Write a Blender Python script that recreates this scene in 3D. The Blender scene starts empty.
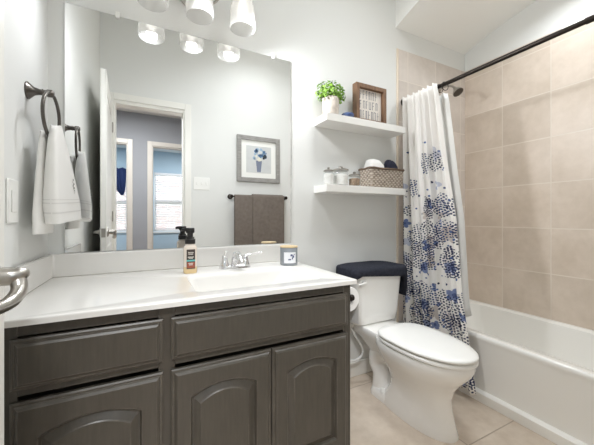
import bpy, bmesh, math, random
from mathutils import Vector, Matrix
from math import sin, cos, pi, radians

random.seed(7)
C = bpy.context.scene.collection
sc = bpy.context.scene

# ------------------------------------------------------------------ camera
CAM_H = 1.04
F_PX = 297.5
YAW = 0.47
cam_d = bpy.data.cameras.new('camera')
cam = bpy.data.objects.new('camera', cam_d)
C.objects.link(cam)
cam.location = (0, 0, CAM_H)
cam.rotation_euler = (pi / 2, 0, -YAW)
cam_d.sensor_fit = 'HORIZONTAL'
cam_d.sensor_width = 36.0
cam_d.lens = 36.0 * F_PX / 594.0
cam_d.shift_y = -(222.5 - 217.43) / 594.0
cam_d.clip_start = 0.01
sc.camera = cam

# ------------------------------------------------------------------ view, world, lights
sc.view_settings.view_transform = 'Standard'
sc.view_settings.look = 'None'
sc.view_settings.gamma = 1.0
sc.view_settings.use_curve_mapping = False
sc.view_settings.exposure = 0.12
sc.cycles.use_denoising = True
sc.cycles.max_bounces = 14
sc.cycles.diffuse_bounces = 8
sc.cycles.glossy_bounces = 6
sc.cycles.transmission_bounces = 8
sc.cycles.transparent_max_bounces = 12
sc.cycles.sample_clamp_indirect = 6.0
sc.cycles.caustics_reflective = False
sc.cycles.caustics_refractive = False

W = bpy.data.worlds.new('sky')
sc.world = W
W.use_nodes = True
bg = W.node_tree.nodes['Background']
bg.inputs['Color'].default_value = (0.80, 0.90, 1.0, 1)
bg.inputs['Strength'].default_value = 5.0


def area_light(name, loc, size, power, color, rot=(0, 0, 0), spread=180):
    d = bpy.data.lights.new(name, 'AREA')
    d.shape = 'DISK'
    d.size = size
    d.energy = power
    d.color = color
    d.spread = radians(spread)
    o = bpy.data.objects.new(name, d)
    C.objects.link(o)
    o.location = loc
    o.rotation_euler = rot
    return o


VANITY_W = 0.15
VANITY_FILL_W = 12.0  # strength of the fill spots added below the vanity shades
ZC_FILL = 3.005
area_light('bathroom_fill_light', (1.05, 0.64, ZC_FILL), 0.50, 8.5, (0.93, 0.97, 1.0), spread=130)  # added overhead fill for the bathroom, its source unseen
area_light('shower_fill_light', (2.0, 0.80, 2.505), 0.16, 4.2, (0.92, 0.965, 1.0), spread=150)  # added fill to brighten the tub and tile from above
area_light('hall_fill_light', (-0.25, -0.75, 2.555), 0.40, 47.0, (0.95, 0.975, 1.0))  # unseen hall light, put in to lift the lower room through the doorway
area_light('far_room_fill_light', (0.9, -3.3, 2.555), 0.40, 40.0, (0.86, 0.93, 1.0))  # added to brighten the right far room in the mirror
area_light('side_room_fill_light', (-1.0, -3.3, 2.555), 0.40, 36.0, (0.86, 0.93, 1.0))  # same kind of added fill for the left far room

# ------------------------------------------------------------------ key dimensions
YB = 1.575      # back wall (mirror wall)
XL = -0.365     # left wall
XR = 2.366      # right wall (behind the tub)
YF = -0.02      # wall with the doorway
ZC = 3.05       # ceiling


# ------------------------------------------------------------------ materials
def srgb(r, g, b):
    f = lambda c: (c / 255.0 / 12.92) if c / 255.0 <= 0.04045 else ((c / 255.0 + 0.055) / 1.055) ** 2.4
    return (f(r), f(g), f(b), 1)


def mat(name, col, rough=0.5, metal=0.0, var=0.0, vscale=8.0, bump=0.0, bscale=60.0, coat=0.0, spec=0.5,
        stretch=(1, 1, 1), emit=None, estr=0.0, bdist=0.002):
    m = bpy.data.materials.new(name)
    m.use_nodes = True
    nt = m.node_tree
    p = nt.nodes['Principled BSDF']
    p.inputs['Base Color'].default_value = col
    p.inputs['Roughness'].default_value = rough
    p.inputs['Metallic'].default_value = metal
    p.inputs['Specular IOR Level'].default_value = spec
    p.inputs['Coat Weight'].default_value = coat
    if emit:
        p.inputs['Emission Color'].default_value = emit
        p.inputs['Emission Strength'].default_value = estr
    if var or bump:
        tc = nt.nodes.new('ShaderNodeTexCoord')
        mp = nt.nodes.new('ShaderNodeMapping')
        mp.inputs['Scale'].default_value = stretch
        nt.links.new(tc.outputs['Object'], mp.inputs['Vector'])
    if var:
        n = nt.nodes.new('ShaderNodeTexNoise')
        n.inputs['Scale'].default_value = vscale
        n.inputs['Detail'].default_value = 5
        nt.links.new(mp.outputs['Vector'], n.inputs['Vector'])
        r = nt.nodes.new('ShaderNodeValToRGB')
        r.color_ramp.elements[0].position = 0.3
        r.color_ramp.elements[1].position = 0.7
        lo = [max(0, c * (1 - var)) for c in col[:3]] + [1]
        hi = [min(1, c * (1 + var)) for c in col[:3]] + [1]
        r.color_ramp.elements[0].color = lo
        r.color_ramp.elements[1].color = hi
        nt.links.new(n.outputs['Fac'], r.inputs['Fac'])
        nt.links.new(r.outputs['Color'], p.inputs['Base Color'])
    if bump:
        n2 = nt.nodes.new('ShaderNodeTexNoise')
        n2.inputs['Scale'].default_value = bscale
        n2.inputs['Detail'].default_value = 3
        nt.links.new(mp.outputs['Vector'], n2.inputs['Vector'])
        b = nt.nodes.new('ShaderNodeBump')
        b.inputs['Strength'].default_value = bump
        b.inputs['Distance'].default_value = bdist
        nt.links.new(n2.outputs['Fac'], b.inputs['Height'])
        nt.links.new(b.outputs['Normal'], p.inputs['Normal'])
    return m


class NT:
    """tiny helper for building node graphs"""
    def __init__(s, m):
        s.t = m.node_tree
        s.p = s.t.nodes['Principled BSDF']

    def n(s, typ, **kw):
        o = s.t.nodes.new(typ)
        for k, v in kw.items():
            setattr(o, k, v)
        return o

    def link(s, a, b):
        s.t.links.new(a, b)

    def val(s, x, sock):
        if isinstance(x, (int, float)):
            sock.default_value = x
        elif isinstance(x, tuple):
            sock.default_value = x
        else:
            s.link(x, sock)

    def math(s, op, a, b=0.0, clamp=False):
        o = s.n('ShaderNodeMath', operation=op)
        o.use_clamp = clamp
        s.val(a, o.inputs[0])
        s.val(b, o.inputs[1])
        return o.outputs[0]

    def mix(s, f, a, b):
        o = s.n('ShaderNodeMix', data_type='RGBA')
        s.val(f, o.inputs[0])
        s.val(a, o.inputs[6])
        s.val(b, o.inputs[7])
        return o.outputs[2]

    def vmath(s, op, a, b=None, scale=None):
        o = s.n('ShaderNodeVectorMath', operation=op)
        s.val(a, o.inputs[0])
        if b is not None:
            s.val(b, o.inputs[1])
        if scale is not None:
            s.val(scale, o.inputs['Scale'])
        return o.outputs['Value'] if op in ('LENGTH', 'DOT_PRODUCT', 'DISTANCE') else o.outputs['Vector']

    def noise(s, vec, scale, detail=4.0, rough=0.5, out='Fac'):
        o = s.n('ShaderNodeTexNoise')
        s.val(vec, o.inputs['Vector'])
        o.inputs['Scale'].default_value = scale
        o.inputs['Detail'].default_value = detail
        o.inputs['Roughness'].default_value = rough
        return o.outputs[out]

    def ramp(s, f, stops):
        o = s.n('ShaderNodeValToRGB')
        e = o.color_ramp.elements
        while len(e) < len(stops):
            e.new(0.5)
        for k, (pos, c) in enumerate(stops):
            e[k].position = pos
            e[k].color = c
        s.link(f, o.inputs['Fac'])
        return o.outputs['Color']


def tile_mat(name, axis, off_a, off_z, w, h, c1, c2, grout, mortar=0.0035, rough=0.35, flip=0.0):
    m = mat(name, c1, rough)
    g = NT(m)
    tc = g.n('ShaderNodeTexCoord')
    sp = g.n('ShaderNodeSeparateXYZ')
    g.link(tc.outputs['Object'], sp.inputs[0])
    a = g.math('SUBTRACT', sp.outputs[axis[0]], off_a)
    b = g.math('SUBTRACT', sp.outputs[axis[1]], off_z)
    cb = g.n('ShaderNodeCombineXYZ')
    g.link(a, cb.inputs[0])
    g.link(b, cb.inputs[1])
    br = g.n('ShaderNodeTexBrick')
    br.offset = flip
    br.inputs['Scale'].default_value = 1.0
    br.inputs['Brick Width'].default_value = w
    br.inputs['Row Height'].default_value = h
    br.inputs['Mortar Size'].default_value = mortar
    br.inputs['Mortar Smooth'].default_value = 0.1
    br.inputs['Color1'].default_value = (0, 0, 0, 1)
    br.inputs['Color2'].default_value = (1, 1, 1, 1)
    g.link(cb.outputs[0], br.inputs['Vector'])
    tone = br.outputs['Color']
    # each tile gets its own slice of the cloudy stone figure
    sh = g.vmath('SCALE', tone, scale=7.3)
    vec = g.vmath('ADD', tc.outputs['Object'], sh)
    n1 = g.noise(vec, 3.2, 6, 0.6)
    n2 = g.noise(vec, 22.0, 4, 0.6)
    f = g.math('ADD', g.math('MULTIPLY', n1, 0.75), g.math('MULTIPLY', n2, 0.25))
    col = g.ramp(f, [(0.36, c1), (0.64, c2)])
    bw = g.n('ShaderNodeRGBToBW')
    g.link(tone, bw.inputs[0])
    k = g.math('ADD', g.math('MULTIPLY', bw.outputs[0], 0.07), 0.965)
    col = g.vmath('SCALE', col, scale=k)
    col = g.mix(br.outputs['Fac'], col, grout)
    g.link(col, g.p.inputs['Base Color'])
    bu = g.n('ShaderNodeBump')
    bu.inputs['Strength'].default_value = 0.5
    bu.inputs['Distance'].default_value = 0.002
    g.link(g.math('SUBTRACT', 1.0, br.outputs['Fac']), bu.inputs['Height'])
    g.link(bu.outputs['Normal'], g.p.inputs['Normal'])
    return m


M = {}
M['wall'] = mat('wall_paint', srgb(227, 228, 226), 0.75, bump=0.12, bscale=90)
M['hall_wall'] = mat('hall_wall_paint', srgb(146, 147, 151), 0.8)
M['blue_wall'] = mat('blue_wall_paint', srgb(190, 208, 219), 0.8)
M['ceiling'] = mat('ceiling_paint', srgb(240, 240, 237), 0.85, bump=0.1, bscale=80)
M['white_trim'] = mat('white_trim_paint', srgb(238, 237, 232), 0.35)
M['floor'] = tile_mat('floor_tile', (0, 1), 1.31, 0.855, 0.61, 0.61,
                      srgb(194, 178, 161), srgb(222, 209, 194), srgb(172, 158, 142), 0.003, 0.4, 0.0)
M['tile_right'] = tile_mat('beige_wall_tile', (1, 2), YB, 1.567, 0.297, 0.299,
                           srgb(203, 189, 174), srgb(222, 209, 196), srgb(224, 214, 202))
M['tile_back'] = tile_mat('beige_wall_tile_shaded', (0, 2), 1.703, 2.025, 0.297, 0.299,  # same tile as the right wall; greyer cast of its light put in the colour
                          srgb(200, 190, 181), srgb(218, 209, 201), srgb(222, 213, 203))
M['bullnose'] = mat('bullnose_tile', srgb(226, 212, 194), 0.35)
M['hall_floor'] = mat('hall_floor_wood', srgb(150, 120, 95), 0.5, var=0.2, vscale=4, stretch=(8, 1, 1))
M['counter'] = mat('cultured_marble', srgb(224, 222, 218), 0.18, var=0.015, vscale=5, coat=0.3)
M['china'] = mat('white_china', srgb(240, 239, 236), 0.12, coat=0.5)
M['plastic'] = mat('white_plastic', srgb(240, 240, 237), 0.3)
M['acrylic'] = mat('white_enamel', srgb(238, 237, 233), 0.2, coat=0.3)
M['mirror'] = mat('silvered_glass', (0.93, 0.94, 0.935, 1), 0.0, 1.0)
M['mirror_edge'] = mat('mirror_edge', srgb(150, 156, 154), 0.2, 0.6)
M['chrome'] = mat('chrome', (0.85, 0.85, 0.86, 1), 0.08, 1.0)
M['nickel'] = mat('satin_nickel', srgb(176, 172, 166), 0.28, 1.0)
M['bronze'] = mat('dark_bronze', srgb(52, 46, 42), 0.32, 0.8)
M['pewter'] = mat('antique_pewter', srgb(98, 94, 90), 0.3, 0.9)
M['towel_white'] = mat('white_terry', srgb(240, 239, 236), 0.95, bump=0.5, bscale=500, spec=0.1)
M['towel_brown'] = mat('brown_terry', srgb(120, 111, 104), 0.95, var=0.12, vscale=30, bump=0.6, bscale=400, spec=0.1)
M['navy_plush'] = mat('navy_plush', srgb(48, 50, 59), 0.95, var=0.25, vscale=60, bump=0.9, bscale=260, spec=0.15, bdist=0.004)
M['navy_cloth'] = mat('navy_cloth', srgb(36, 38, 58), 0.9, var=0.2, vscale=20, bump=0.5, bscale=120)
M['paper'] = mat('tissue_paper', srgb(243, 242, 240), 0.9)
M['black_plastic'] = mat('black_plastic', srgb(30, 28, 28), 0.4)
M['dark_gap'] = mat('dark_slot', srgb(60, 58, 56), 0.8)
M['shelf'] = mat('white_shelf_paint', srgb(240, 239, 236), 0.4)
M['leaf'] = mat('plant_leaf', srgb(134, 174, 66), 0.5, var=0.5, vscale=45)
M['pot'] = mat('carved_white_pot', srgb(208, 198, 187), 0.6, var=0.18, vscale=45, bump=0.9, bscale=45, bdist=0.004)
M['soil'] = mat('soil', srgb(70, 52, 38), 0.95)
M['wood_brown'] = mat('stained_frame_wood', srgb(122, 92, 68), 0.55, var=0.3, vscale=14, stretch=(8, 8, 1))
M['wood_light'] = mat('pale_lid_wood', srgb(214, 190, 150), 0.5, var=0.12, vscale=10, stretch=(1, 8, 8))
M['board'] = mat('whitewashed_board', srgb(228, 222, 214), 0.7, var=0.06, vscale=18, stretch=(10, 10, 1))
M['ink'] = mat('grey_ink', srgb(112, 112, 124), 0.8)
M['blue_glaze'] = mat('blue_glaze', srgb(64, 84, 128), 0.25, coat=0.4)
M['cotton'] = mat('cotton_balls', srgb(246, 244, 240), 0.95, bump=1.0, bscale=40, bdist=0.01)
M['tan_fill'] = mat('tan_jar_filling', srgb(168, 142, 118), 0.9, var=0.4, vscale=45)
M['wicker_dark'] = mat('wicker_inside', srgb(110, 92, 78), 0.9)
M['candle_glass'] = mat('grey_blue_candle_glass', srgb(138, 144, 150), 0.12, coat=0.5)
M['candle_label'] = mat('candle_label', srgb(238, 239, 243), 0.6)
M['candle_ink'] = mat('candle_label_navy', srgb(62, 72, 112), 0.6)
M['amber'] = mat('amber_soap', srgb(224, 198, 150), 0.12, coat=0.5)
M['soap_clear'] = mat('soap_bottle_clear', srgb(230, 218, 206), 0.1, coat=0.5)
M['label_dark'] = mat('soap_label_dark', srgb(62, 50, 46), 0.5)
M['label_text'] = mat('soap_label_text', srgb(222, 214, 205), 0.5)
M['label_teal'] = mat('soap_label_teal', srgb(106, 190, 186), 0.5)
M['label_rust'] = mat('soap_label_rust', srgb(158, 84, 62), 0.5)
M['hose'] = mat('white_hose', srgb(226, 226, 224), 0.35)
M['art_frame'] = mat('grey_wash_frame', srgb(150, 148, 145), 0.6, var=0.2, vscale=16, stretch=(1, 1, 6))
M['art_mat'] = mat('art_mat_board', srgb(240, 240, 236), 0.8)
M['art_paper'] = mat('art_print_ground', srgb(206, 208, 208), 0.8, var=0.04, vscale=12)
M['art_blue'] = mat('art_blue', srgb(92, 124, 160), 0.8)
M['art_pale'] = mat('art_pale_blue', srgb(158, 184, 206), 0.8)
M['art_dark'] = mat('art_dark_leaf', srgb(58, 66, 74), 0.8)
M['art_cream'] = mat('art_cream', srgb(226, 224, 208), 0.8)
M['art_vase'] = mat('art_vase', srgb(124, 132, 152), 0.8)
M['blind'] = mat('white_blind', srgb(244, 240, 240), 0.6)
M['drape'] = mat('navy_drape', srgb(38, 52, 96), 0.9)
M['bulb'] = mat('bulb', (1, 1, 1, 1), 0.4, emit=(1.0, 0.95, 0.88, 1), estr=2.2)
M['fill_diffuser'] = mat('fill_lamp_diffuser', (1, 1, 1, 1), 0.5, emit=(1.0, 0.97, 0.93, 1), estr=3.0)  # glow of the added, unseen lamps


def brick_mat():
    m = mat('outside_brick', srgb(190, 140, 130), 0.9)
    g = NT(m)
    tc = g.n('ShaderNodeTexCoord')
    sp = g.n('ShaderNodeSeparateXYZ')
    g.link(tc.outputs['Object'], sp.inputs[0])
    cb = g.n('ShaderNodeCombineXYZ')
    g.link(sp.outputs[0], cb.inputs[0])
    g.link(sp.outputs[2], cb.inputs[1])
    br = g.n('ShaderNodeTexBrick')
    br.inputs['Scale'].default_value = 1
    br.inputs['Brick Width'].default_value = 0.4
    br.inputs['Row Height'].default_value = 0.16
    br.inputs['Mortar Size'].default_value = 0.015
    br.inputs['Color1'].default_value = srgb(218, 182, 176)
    br.inputs['Color2'].default_value = srgb(230, 202, 196)
    br.inputs['Mortar'].default_value = srgb(232, 222, 214)
    g.link(cb.outputs[0], br.inputs['Vector'])
    g.link(br.outputs['Color'], g.p.inputs['Base Color'])
    return m


M['brick'] = brick_mat()


def cabinet_mat():
    m = mat('dark_painted_wood', srgb(74, 67, 60), 0.36)
    g = NT(m)
    tc = g.n('ShaderNodeTexCoord')
    mp = g.n('ShaderNodeMapping')
    mp.inputs['Scale'].default_value = (14, 14, 1.5)
    g.link(tc.outputs['Object'], mp.inputs['Vector'])
    n = g.noise(mp.outputs['Vector'], 6.0, 6, 0.65)
    n2 = g.noise(tc.outputs['Object'], 7.0, 5, 0.6)
    col = g.ramp(n, [(0.3, srgb(66, 61, 54)), (0.7, srgb(77, 72, 64))])
    # scuffs where paint is rubbed paler, raised along moulded edges as painted highlights
    geo = g.n('ShaderNodeNewGeometry')
    bev = g.n('ShaderNodeBevel')
    bev.inputs['Radius'].default_value = 0.004
    d = g.vmath('DOT_PRODUCT', bev.outputs['Normal'], geo.outputs['Normal'])
    edge = g.math('MULTIPLY', g.math('SUBTRACT', 1.0, d), 7.0, True)
    wear_highlight = g.math('MULTIPLY', edge, g.math('MULTIPLY', g.math('SUBTRACT', n2, 0.42), 4.0, True))
    col = g.mix(g.math('MULTIPLY', wear_highlight, 0.7), col, srgb(158, 150, 140))
    g.link(col, g.p.inputs['Base Color'])
    g.link(g.math('ADD', g.math('MULTIPLY', n2, 0.2), 0.26), g.p.inputs['Roughness'])
    bu = g.n('ShaderNodeBump')
    bu.inputs['Strength'].default_value = 0.12
    bu.inputs['Distance'].default_value = 0.001
    g.link(n, bu.inputs['Height'])
    g.link(bu.outputs['Normal'], g.p.inputs['Normal'])
    return m


M['cabinet'] = cabinet_mat()


def shade_mat():
    m = bpy.data.materials.new('frosted_lamp_glass')
    m.use_nodes = True
    nt = m.node_tree
    nt.nodes.clear()
    out = nt.nodes.new('ShaderNodeOutputMaterial')
    tr = nt.nodes.new('ShaderNodeBsdfTransparent')
    tr.inputs['Color'].default_value = (1, 1, 1, 1)
    tl = nt.nodes.new('ShaderNodeBsdfTranslucent')
    tl.inputs['Color'].default_value = (0.80, 0.80, 0.79, 1)
    df = nt.nodes.new('ShaderNodeBsdfDiffuse')
    df.inputs['Color'].default_value = (0.75, 0.75, 0.74, 1)
    m1 = nt.nodes.new('ShaderNodeMixShader')
    m1.inputs[0].default_value = 0.3
    nt.links.new(tl.outputs[0], m1.inputs[1])
    nt.links.new(df.outputs[0], m1.inputs[2])
    m2 = nt.nodes.new('ShaderNodeMixShader')
    m2.inputs[0].default_value = 0.42
    nt.links.new(m1.outputs[0], m2.inputs[1])
    nt.links.new(tr.outputs[0], m2.inputs[2])
    nt.links.new(m2.outputs[0], out.inputs[0])
    return m


M['shade'] = shade_mat()


def clear_glass():
    m = bpy.data.materials.new('clear_jar_glass')
    m.use_nodes = True
    nt = m.node_tree
    nt.nodes.clear()
    out = nt.nodes.new('ShaderNodeOutputMaterial')
    tr = nt.nodes.new('ShaderNodeBsdfTransparent')
    tr.inputs['Color'].default_value = (0.985, 0.99, 0.99, 1)
    gl = nt.nodes.new('ShaderNodeBsdfGlossy')
    gl.inputs['Roughness'].default_value = 0.05
    mx = nt.nodes.new('ShaderNodeMixShader')
    mx.inputs[0].default_value = 0.05
    nt.links.new(tr.outputs[0], mx.inputs[1])
    nt.links.new(gl.outputs[0], mx.inputs[2])
    nt.links.new(mx.outputs[0], out.inputs[0])
    return m


M['glass'] = clear_glass()


def wicker_mat():
    m = mat('grey_wicker', srgb(150, 132, 116), 0.8)
    g = NT(m)
    uv = g.n('ShaderNodeUVMap')
    sp = g.n('ShaderNodeSeparateXYZ')
    g.link(uv.outputs[0], sp.inputs[0])
    u = g.math('MULTIPLY', sp.outputs[0], 2 * pi / 0.030)
    v = g.math('MULTIPLY', sp.outputs[1], 2 * pi / 0.024)
    w = g.math('MULTIPLY', g.math('SINE', u), g.math('SINE', v))
    w2 = g.math('ABSOLUTE', g.math('SINE', g.math('MULTIPLY', sp.outputs[1], pi / 0.012)))
    tcn = g.n('ShaderNodeTexCoord')
    n = g.noise(tcn.outputs['Object'], 60, 3)
    h = g.math('ADD', g.math('MULTIPLY', w, 0.35), g.math('ADD', g.math('MULTIPLY', w2, 0.35), n))
    col = g.ramp(g.math('MULTIPLY', h, 0.8, True), [(0.2, srgb(104, 92, 82)), (0.5, srgb(160, 147, 134)), (0.9, srgb(206, 195, 182))])
    g.link(col, g.p.inputs['Base Color'])
    b = g.n('ShaderNodeBump')
    b.inputs['Strength'].default_value = 0.9
    b.inputs['Distance'].default_value = 0.005
    g.link(h, b.inputs['Height'])
    g.link(b.outputs['Normal'], g.p.inputs['Normal'])
    return m


M['wicker'] = wicker_mat()


def curtain_mat():
    """white cotton printed with blue dahlias: UV is (arc length, height) in metres"""
    m = mat('floral_curtain_cotton', srgb(240, 237, 234), 0.9, spec=0.15)
    g = NT(m)
    uv = g.n('ShaderNodeUVMap')
    P = uv.outputs[0]

    def layer(scale, off, rmin, rmax, th_lo, th_hi, mode, colours, base):
        vec = g.vmath('ADD', P, (off, off * 0.7, 0))
        vo = g.n('ShaderNodeTexVoronoi', voronoi_dimensions='2D', feature='F1')
        vo.inputs['Scale'].default_value = scale
        vo.inputs['Randomness'].default_value = 0.75
        g.link(vec, vo.inputs['Vector'])
        sc_ = g.n('ShaderNodeSeparateColor')
        g.link(vo.outputs['Color'], sc_.inputs[0])
        r1, r2, r3 = sc_.outputs[0], sc_.outputs[1], sc_.outputs[2]
        loc = g.vmath('SUBTRACT', vec, vo.outputs['Position'])
        ls = g.n('ShaderNodeSeparateXYZ')
        g.link(loc, ls.inputs[0])
        th = g.math('ARCTAN2', ls.outputs[1], ls.outputs[0])
        r = g.vmath('LENGTH', loc)
        R = g.math('ADD', g.math('MULTIPLY', r1, rmax - rmin), rmin)
        ps = g.n('ShaderNodeSeparateXYZ')
        g.link(vo.outputs['Position'], ps.inputs[0])
        z = g.math('SUBTRACT', ps.outputs[1], off * 0.7)
        # fewer blooms towards the top of the print
        thr = g.math('ADD', g.math('MULTIPLY', g.math('DIVIDE', g.math('SUBTRACT', z, 0.9), 0.72, True), th_hi - th_lo), th_lo)
        on = g.math('GREATER_THAN', r2, thr)
        rn = g.math('DIVIDE', r, R)
        if mode == 'dahlia':
            # rings of petal dots round a centre
            ring = g.math('MULTIPLY', r, 1 / 0.0142)
            k = g.math('FLOOR', ring)
            cnt = g.math('ADD', g.math('MULTIPLY', k, 6.0), 3.0)
            ang = g.math('MULTIPLY', g.math('MULTIPLY', th, 1 / (2 * pi)), cnt)
            fa = g.math('ABSOLUTE', g.math('SUBTRACT', g.math('FRACT', g.math('ADD', ang, g.math('MULTIPLY', k, 0.37))), 0.5))
            fr = g.math('ABSOLUTE', g.math('SUBTRACT', g.math('FRACT', ring), 0.5))
            dd = g.math('ADD', g.math('POWER', g.math('MULTIPLY', fa, 2.0), 2.0), g.math('POWER', g.math('MULTIPLY', fr, 2.0), 2.0))
            nz = g.noise(P, 70, 2)
            dot = g.math('LESS_THAN', dd, g.math('ADD', g.math('MULTIPLY', nz, 0.9), 0.0))
            mask = g.math('MULTIPLY', g.math('LESS_THAN', rn, 1.0), dot)
        elif mode in ('flower', 'wash'):
            pet = g.math('ADD', g.math('MULTIPLY', g.math('ABSOLUTE', g.math('COSINE', g.math('MULTIPLY', th, 2.5))), 0.45), 0.55)
            mask = g.math('LESS_THAN', rn, pet)
        else:
            mask = g.math('LESS_THAN', rn, 1.0)
        mask = g.math('MULTIPLY', mask, on)
        col = g.ramp(r3, colours)
        if mode == 'flower':
            nz = g.noise(P, 45, 3)
            core = g.math('LESS_THAN', g.math('ADD', rn, g.math('MULTIPLY', nz, 0.5)), 0.52)
            col = g.mix(g.math('MULTIPLY', core, 0.7), col, srgb(66, 80, 126))
        return g.mix(mask, base, col)

    navy, blue, peri, pale, taupe = srgb(58, 62, 90), srgb(92, 112, 160), srgb(160, 170, 202), srgb(206, 210, 224), srgb(212, 204, 198)
    c = (*srgb(246, 244, 241)[:3], 1)
    c = layer(6.0, 3.1, 0.030, 0.065, 0.25, 1.02, 'wash', [(0.2, taupe), (0.5, pale), (0.8, pale)], c)
    c = layer(7.5, 9.7, 0.024, 0.050, 0.28, 1.0, 'flower', [(0.1, peri), (0.5, blue), (0.9, peri)], c)
    c = layer(6.2, 0.4, 0.060, 0.105, 0.08, 1.03, 'dahlia', [(0.3, navy), (0.6, srgb(70, 78, 112)), (0.9, navy)], c)
    c = layer(7.4, 7.2, 0.040, 0.080, 0.25, 1.0, 'dahlia', [(0.3, navy), (0.9, srgb(78, 92, 134))], c)
    c = layer(26.0, 1.7, 0.003, 0.008, 0.55, 0.99, 'spot', [(0.3, navy), (0.7, blue)], c)
    g.link(c, g.p.inputs['Base Color'])
    tl = g.n('ShaderNodeBsdfTranslucent')
    g.link(c, tl.inputs['Color'])
    mx = g.n('ShaderNodeMixShader')
    mx.inputs[0].default_value = 0.22
    g.link(g.p.outputs[0], mx.inputs[1])
    g.link(tl.outputs[0], mx.inputs[2])
    g.link(mx.outputs[0], g.t.nodes['Material Output'].inputs[0])
    return m


M['curtain'] = curtain_mat()
M['liner'] = mat('white_liner', srgb(240, 240, 238), 0.6)


# ------------------------------------------------------------------ mesh helpers
class MB:
    def __init__(s):
        s.bm = bmesh.new()
        s.uv = None

    def box(s, x0, x1, y0, y1, z0, z1):
        v = [s.bm.verts.new(p) for p in ((x0, y0, z0), (x1, y0, z0), (x1, y1, z0), (x0, y1, z0),
                                         (x0, y0, z1), (x1, y0, z1), (x1, y1, z1), (x0, y1, z1))]
        for f in ((3, 2, 1, 0), (4, 5, 6, 7), (0, 1, 5, 4), (1, 2, 6, 5), (2, 3, 7, 6), (3, 0, 4, 7)):
            s.bm.faces.new([v[i] for i in f])
        return s

    def loft(s, rings, cap0=True, cap1=True, closed=True):
        rv = [[s.bm.verts.new(p) for p in r] for r in rings]
        n = len(rv[0])
        for a, b in zip(rv[:-1], rv[1:]):
            for i in range(n if closed else n - 1):
                j = (i + 1) % n
                s.bm.faces.new((a[i], a[j], b[j], b[i]))
        if cap0:
            s.bm.faces.new(list(reversed(rv[0])))
        if cap1:
            s.bm.faces.new(rv[-1])
        return s

    def lathe(s, cx, cy, prof, n=28, axis='z', cap0=True, cap1=True):
        """prof: list of (r, h); axis z: revolve round the vertical through (cx, cy)"""
        rings = []
        for r, h in prof:
            rings.append([(cx + r * cos(2 * pi * i / n), cy + r * sin(2 * pi * i / n), h) for i in range(n)])
        return s.loft(rings, cap0, cap1)

    def lathe_dir(s, o, d, prof, n=20):
        """revolve round direction d from point o; prof (r, distance along d)"""
        d = Vector(d).normalized()
        a = d.orthogonal().normalized()
        b = d.cross(a)
        o = Vector(o)
        rings = [[o + d * h + a * (r * cos(2 * pi * i / n)) + b * (r * sin(2 * pi * i / n)) for i in range(n)] for r, h in prof]
        return s.loft(rings)

    def tube(s, pts, r, n=12, smooth=0, caps=True):
        pts = [Vector(p) for p in pts]
        rs = r if isinstance(r, (list, tuple)) else [r] * len(pts)
        if smooth:
            pts, rs = catmull(pts, rs, smooth)
        t0 = (pts[1] - pts[0]).normalized()
        a = t0.orthogonal().normalized()
        rings = []
        for i, p in enumerate(pts):
            t = (pts[min(i + 1, len(pts) - 1)] - pts[max(i - 1, 0)]).normalized()
            a = (a - t * a.dot(t)).normalized()
            b = t.cross(a)
            rings.append([p + a * (rs[i] * cos(2 * pi * k / n)) + b * (rs[i] * sin(2 * pi * k / n)) for k in range(n)])
        return s.loft(rings, caps, caps)

    def torus(s, c, R, r, normal=(0, 0, 1), n=36, k=10, sy=1.0):
        nrm = Vector(normal).normalized()
        a = nrm.orthogonal().normalized()
        b = nrm.cross(a)
        c = Vector(c)
        rv = []
        for i in range(n):
            t = 2 * pi * i / n
            d = a * cos(t) + b * (sin(t) * sy)
            e = (a * cos(t) + b * sin(t)).normalized()
            rv.append([s.bm.verts.new(c + d * R + e * (r * cos(2 * pi * j / k)) + nrm * (r * sin(2 * pi * j / k))) for j in range(k)])
        for i in range(n):
            for j in range(k):
                s.bm.faces.new((rv[i][j], rv[(i + 1) % n][j], rv[(i + 1) % n][(j + 1) % k], rv[i][(j + 1) % k]))
        return s

    def ball(s, c, r, n=16, m=10, sx=1, sy=1, sz=1):
        rings = []
        for j in range(1, m):
            t = pi * j / m
            rings.append([(c[0] + r * sx * sin(t) * cos(2 * pi * i / n), c[1] + r * sy * sin(t) * sin(2 * pi * i / n), c[2] - r * sz * cos(t)) for i in range(n)])
        return s.loft(rings)

    def prism(s, poly, axis, a0, a1):
        """poly (p,q) extruded along axis; axis 'x': (y,z); 'y': (x,z); 'z': (x,y)"""
        def P(p, q, a):
            return {'x': (a, p, q), 'y': (p, a, q), 'z': (p, q, a)}[axis]
        return s.loft([[P(p, q, a0) for p, q in poly], [P(p, q, a1) for p, q in poly]])

    def build(s, name, m, parent=None, smooth=False, bevel=0.0, seg=2, subsurf=0, angle=40):
        bmesh.ops.recalc_face_normals(s.bm, faces=s.bm.faces)
        me = bpy.data.meshes.new(name)
        s.bm.to_mesh(me)
        s.bm.free()
        o = bpy.data.objects.new(name, me)
        C.objects.link(o)
        me.materials.append(m)
        if smooth:
            for p in me.polygons:
                p.use_smooth = True
            me.set_sharp_from_angle(angle=radians(angle))
        if bevel:
            b = o.modifiers.new('bevel', 'BEVEL')
            b.width = bevel
            b.segments = seg
            b.limit_method = 'ANGLE'
            b.angle_limit = radians(35)
            b.harden_normals = False
            for p in me.polygons:
                p.use_smooth = True
            me.set_sharp_from_angle(angle=radians(60))
        if subsurf:
            b = o.modifiers.new('subsurf', 'SUBSURF')
            b.levels = subsurf
            b.render_levels = subsurf
        if parent is not None:
            o.parent = parent
            q = parent
            off = Vector((0, 0, 0))
            while q is not None:
                off += q.location
                q = q.parent
            o.location = -off
        return o


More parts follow.
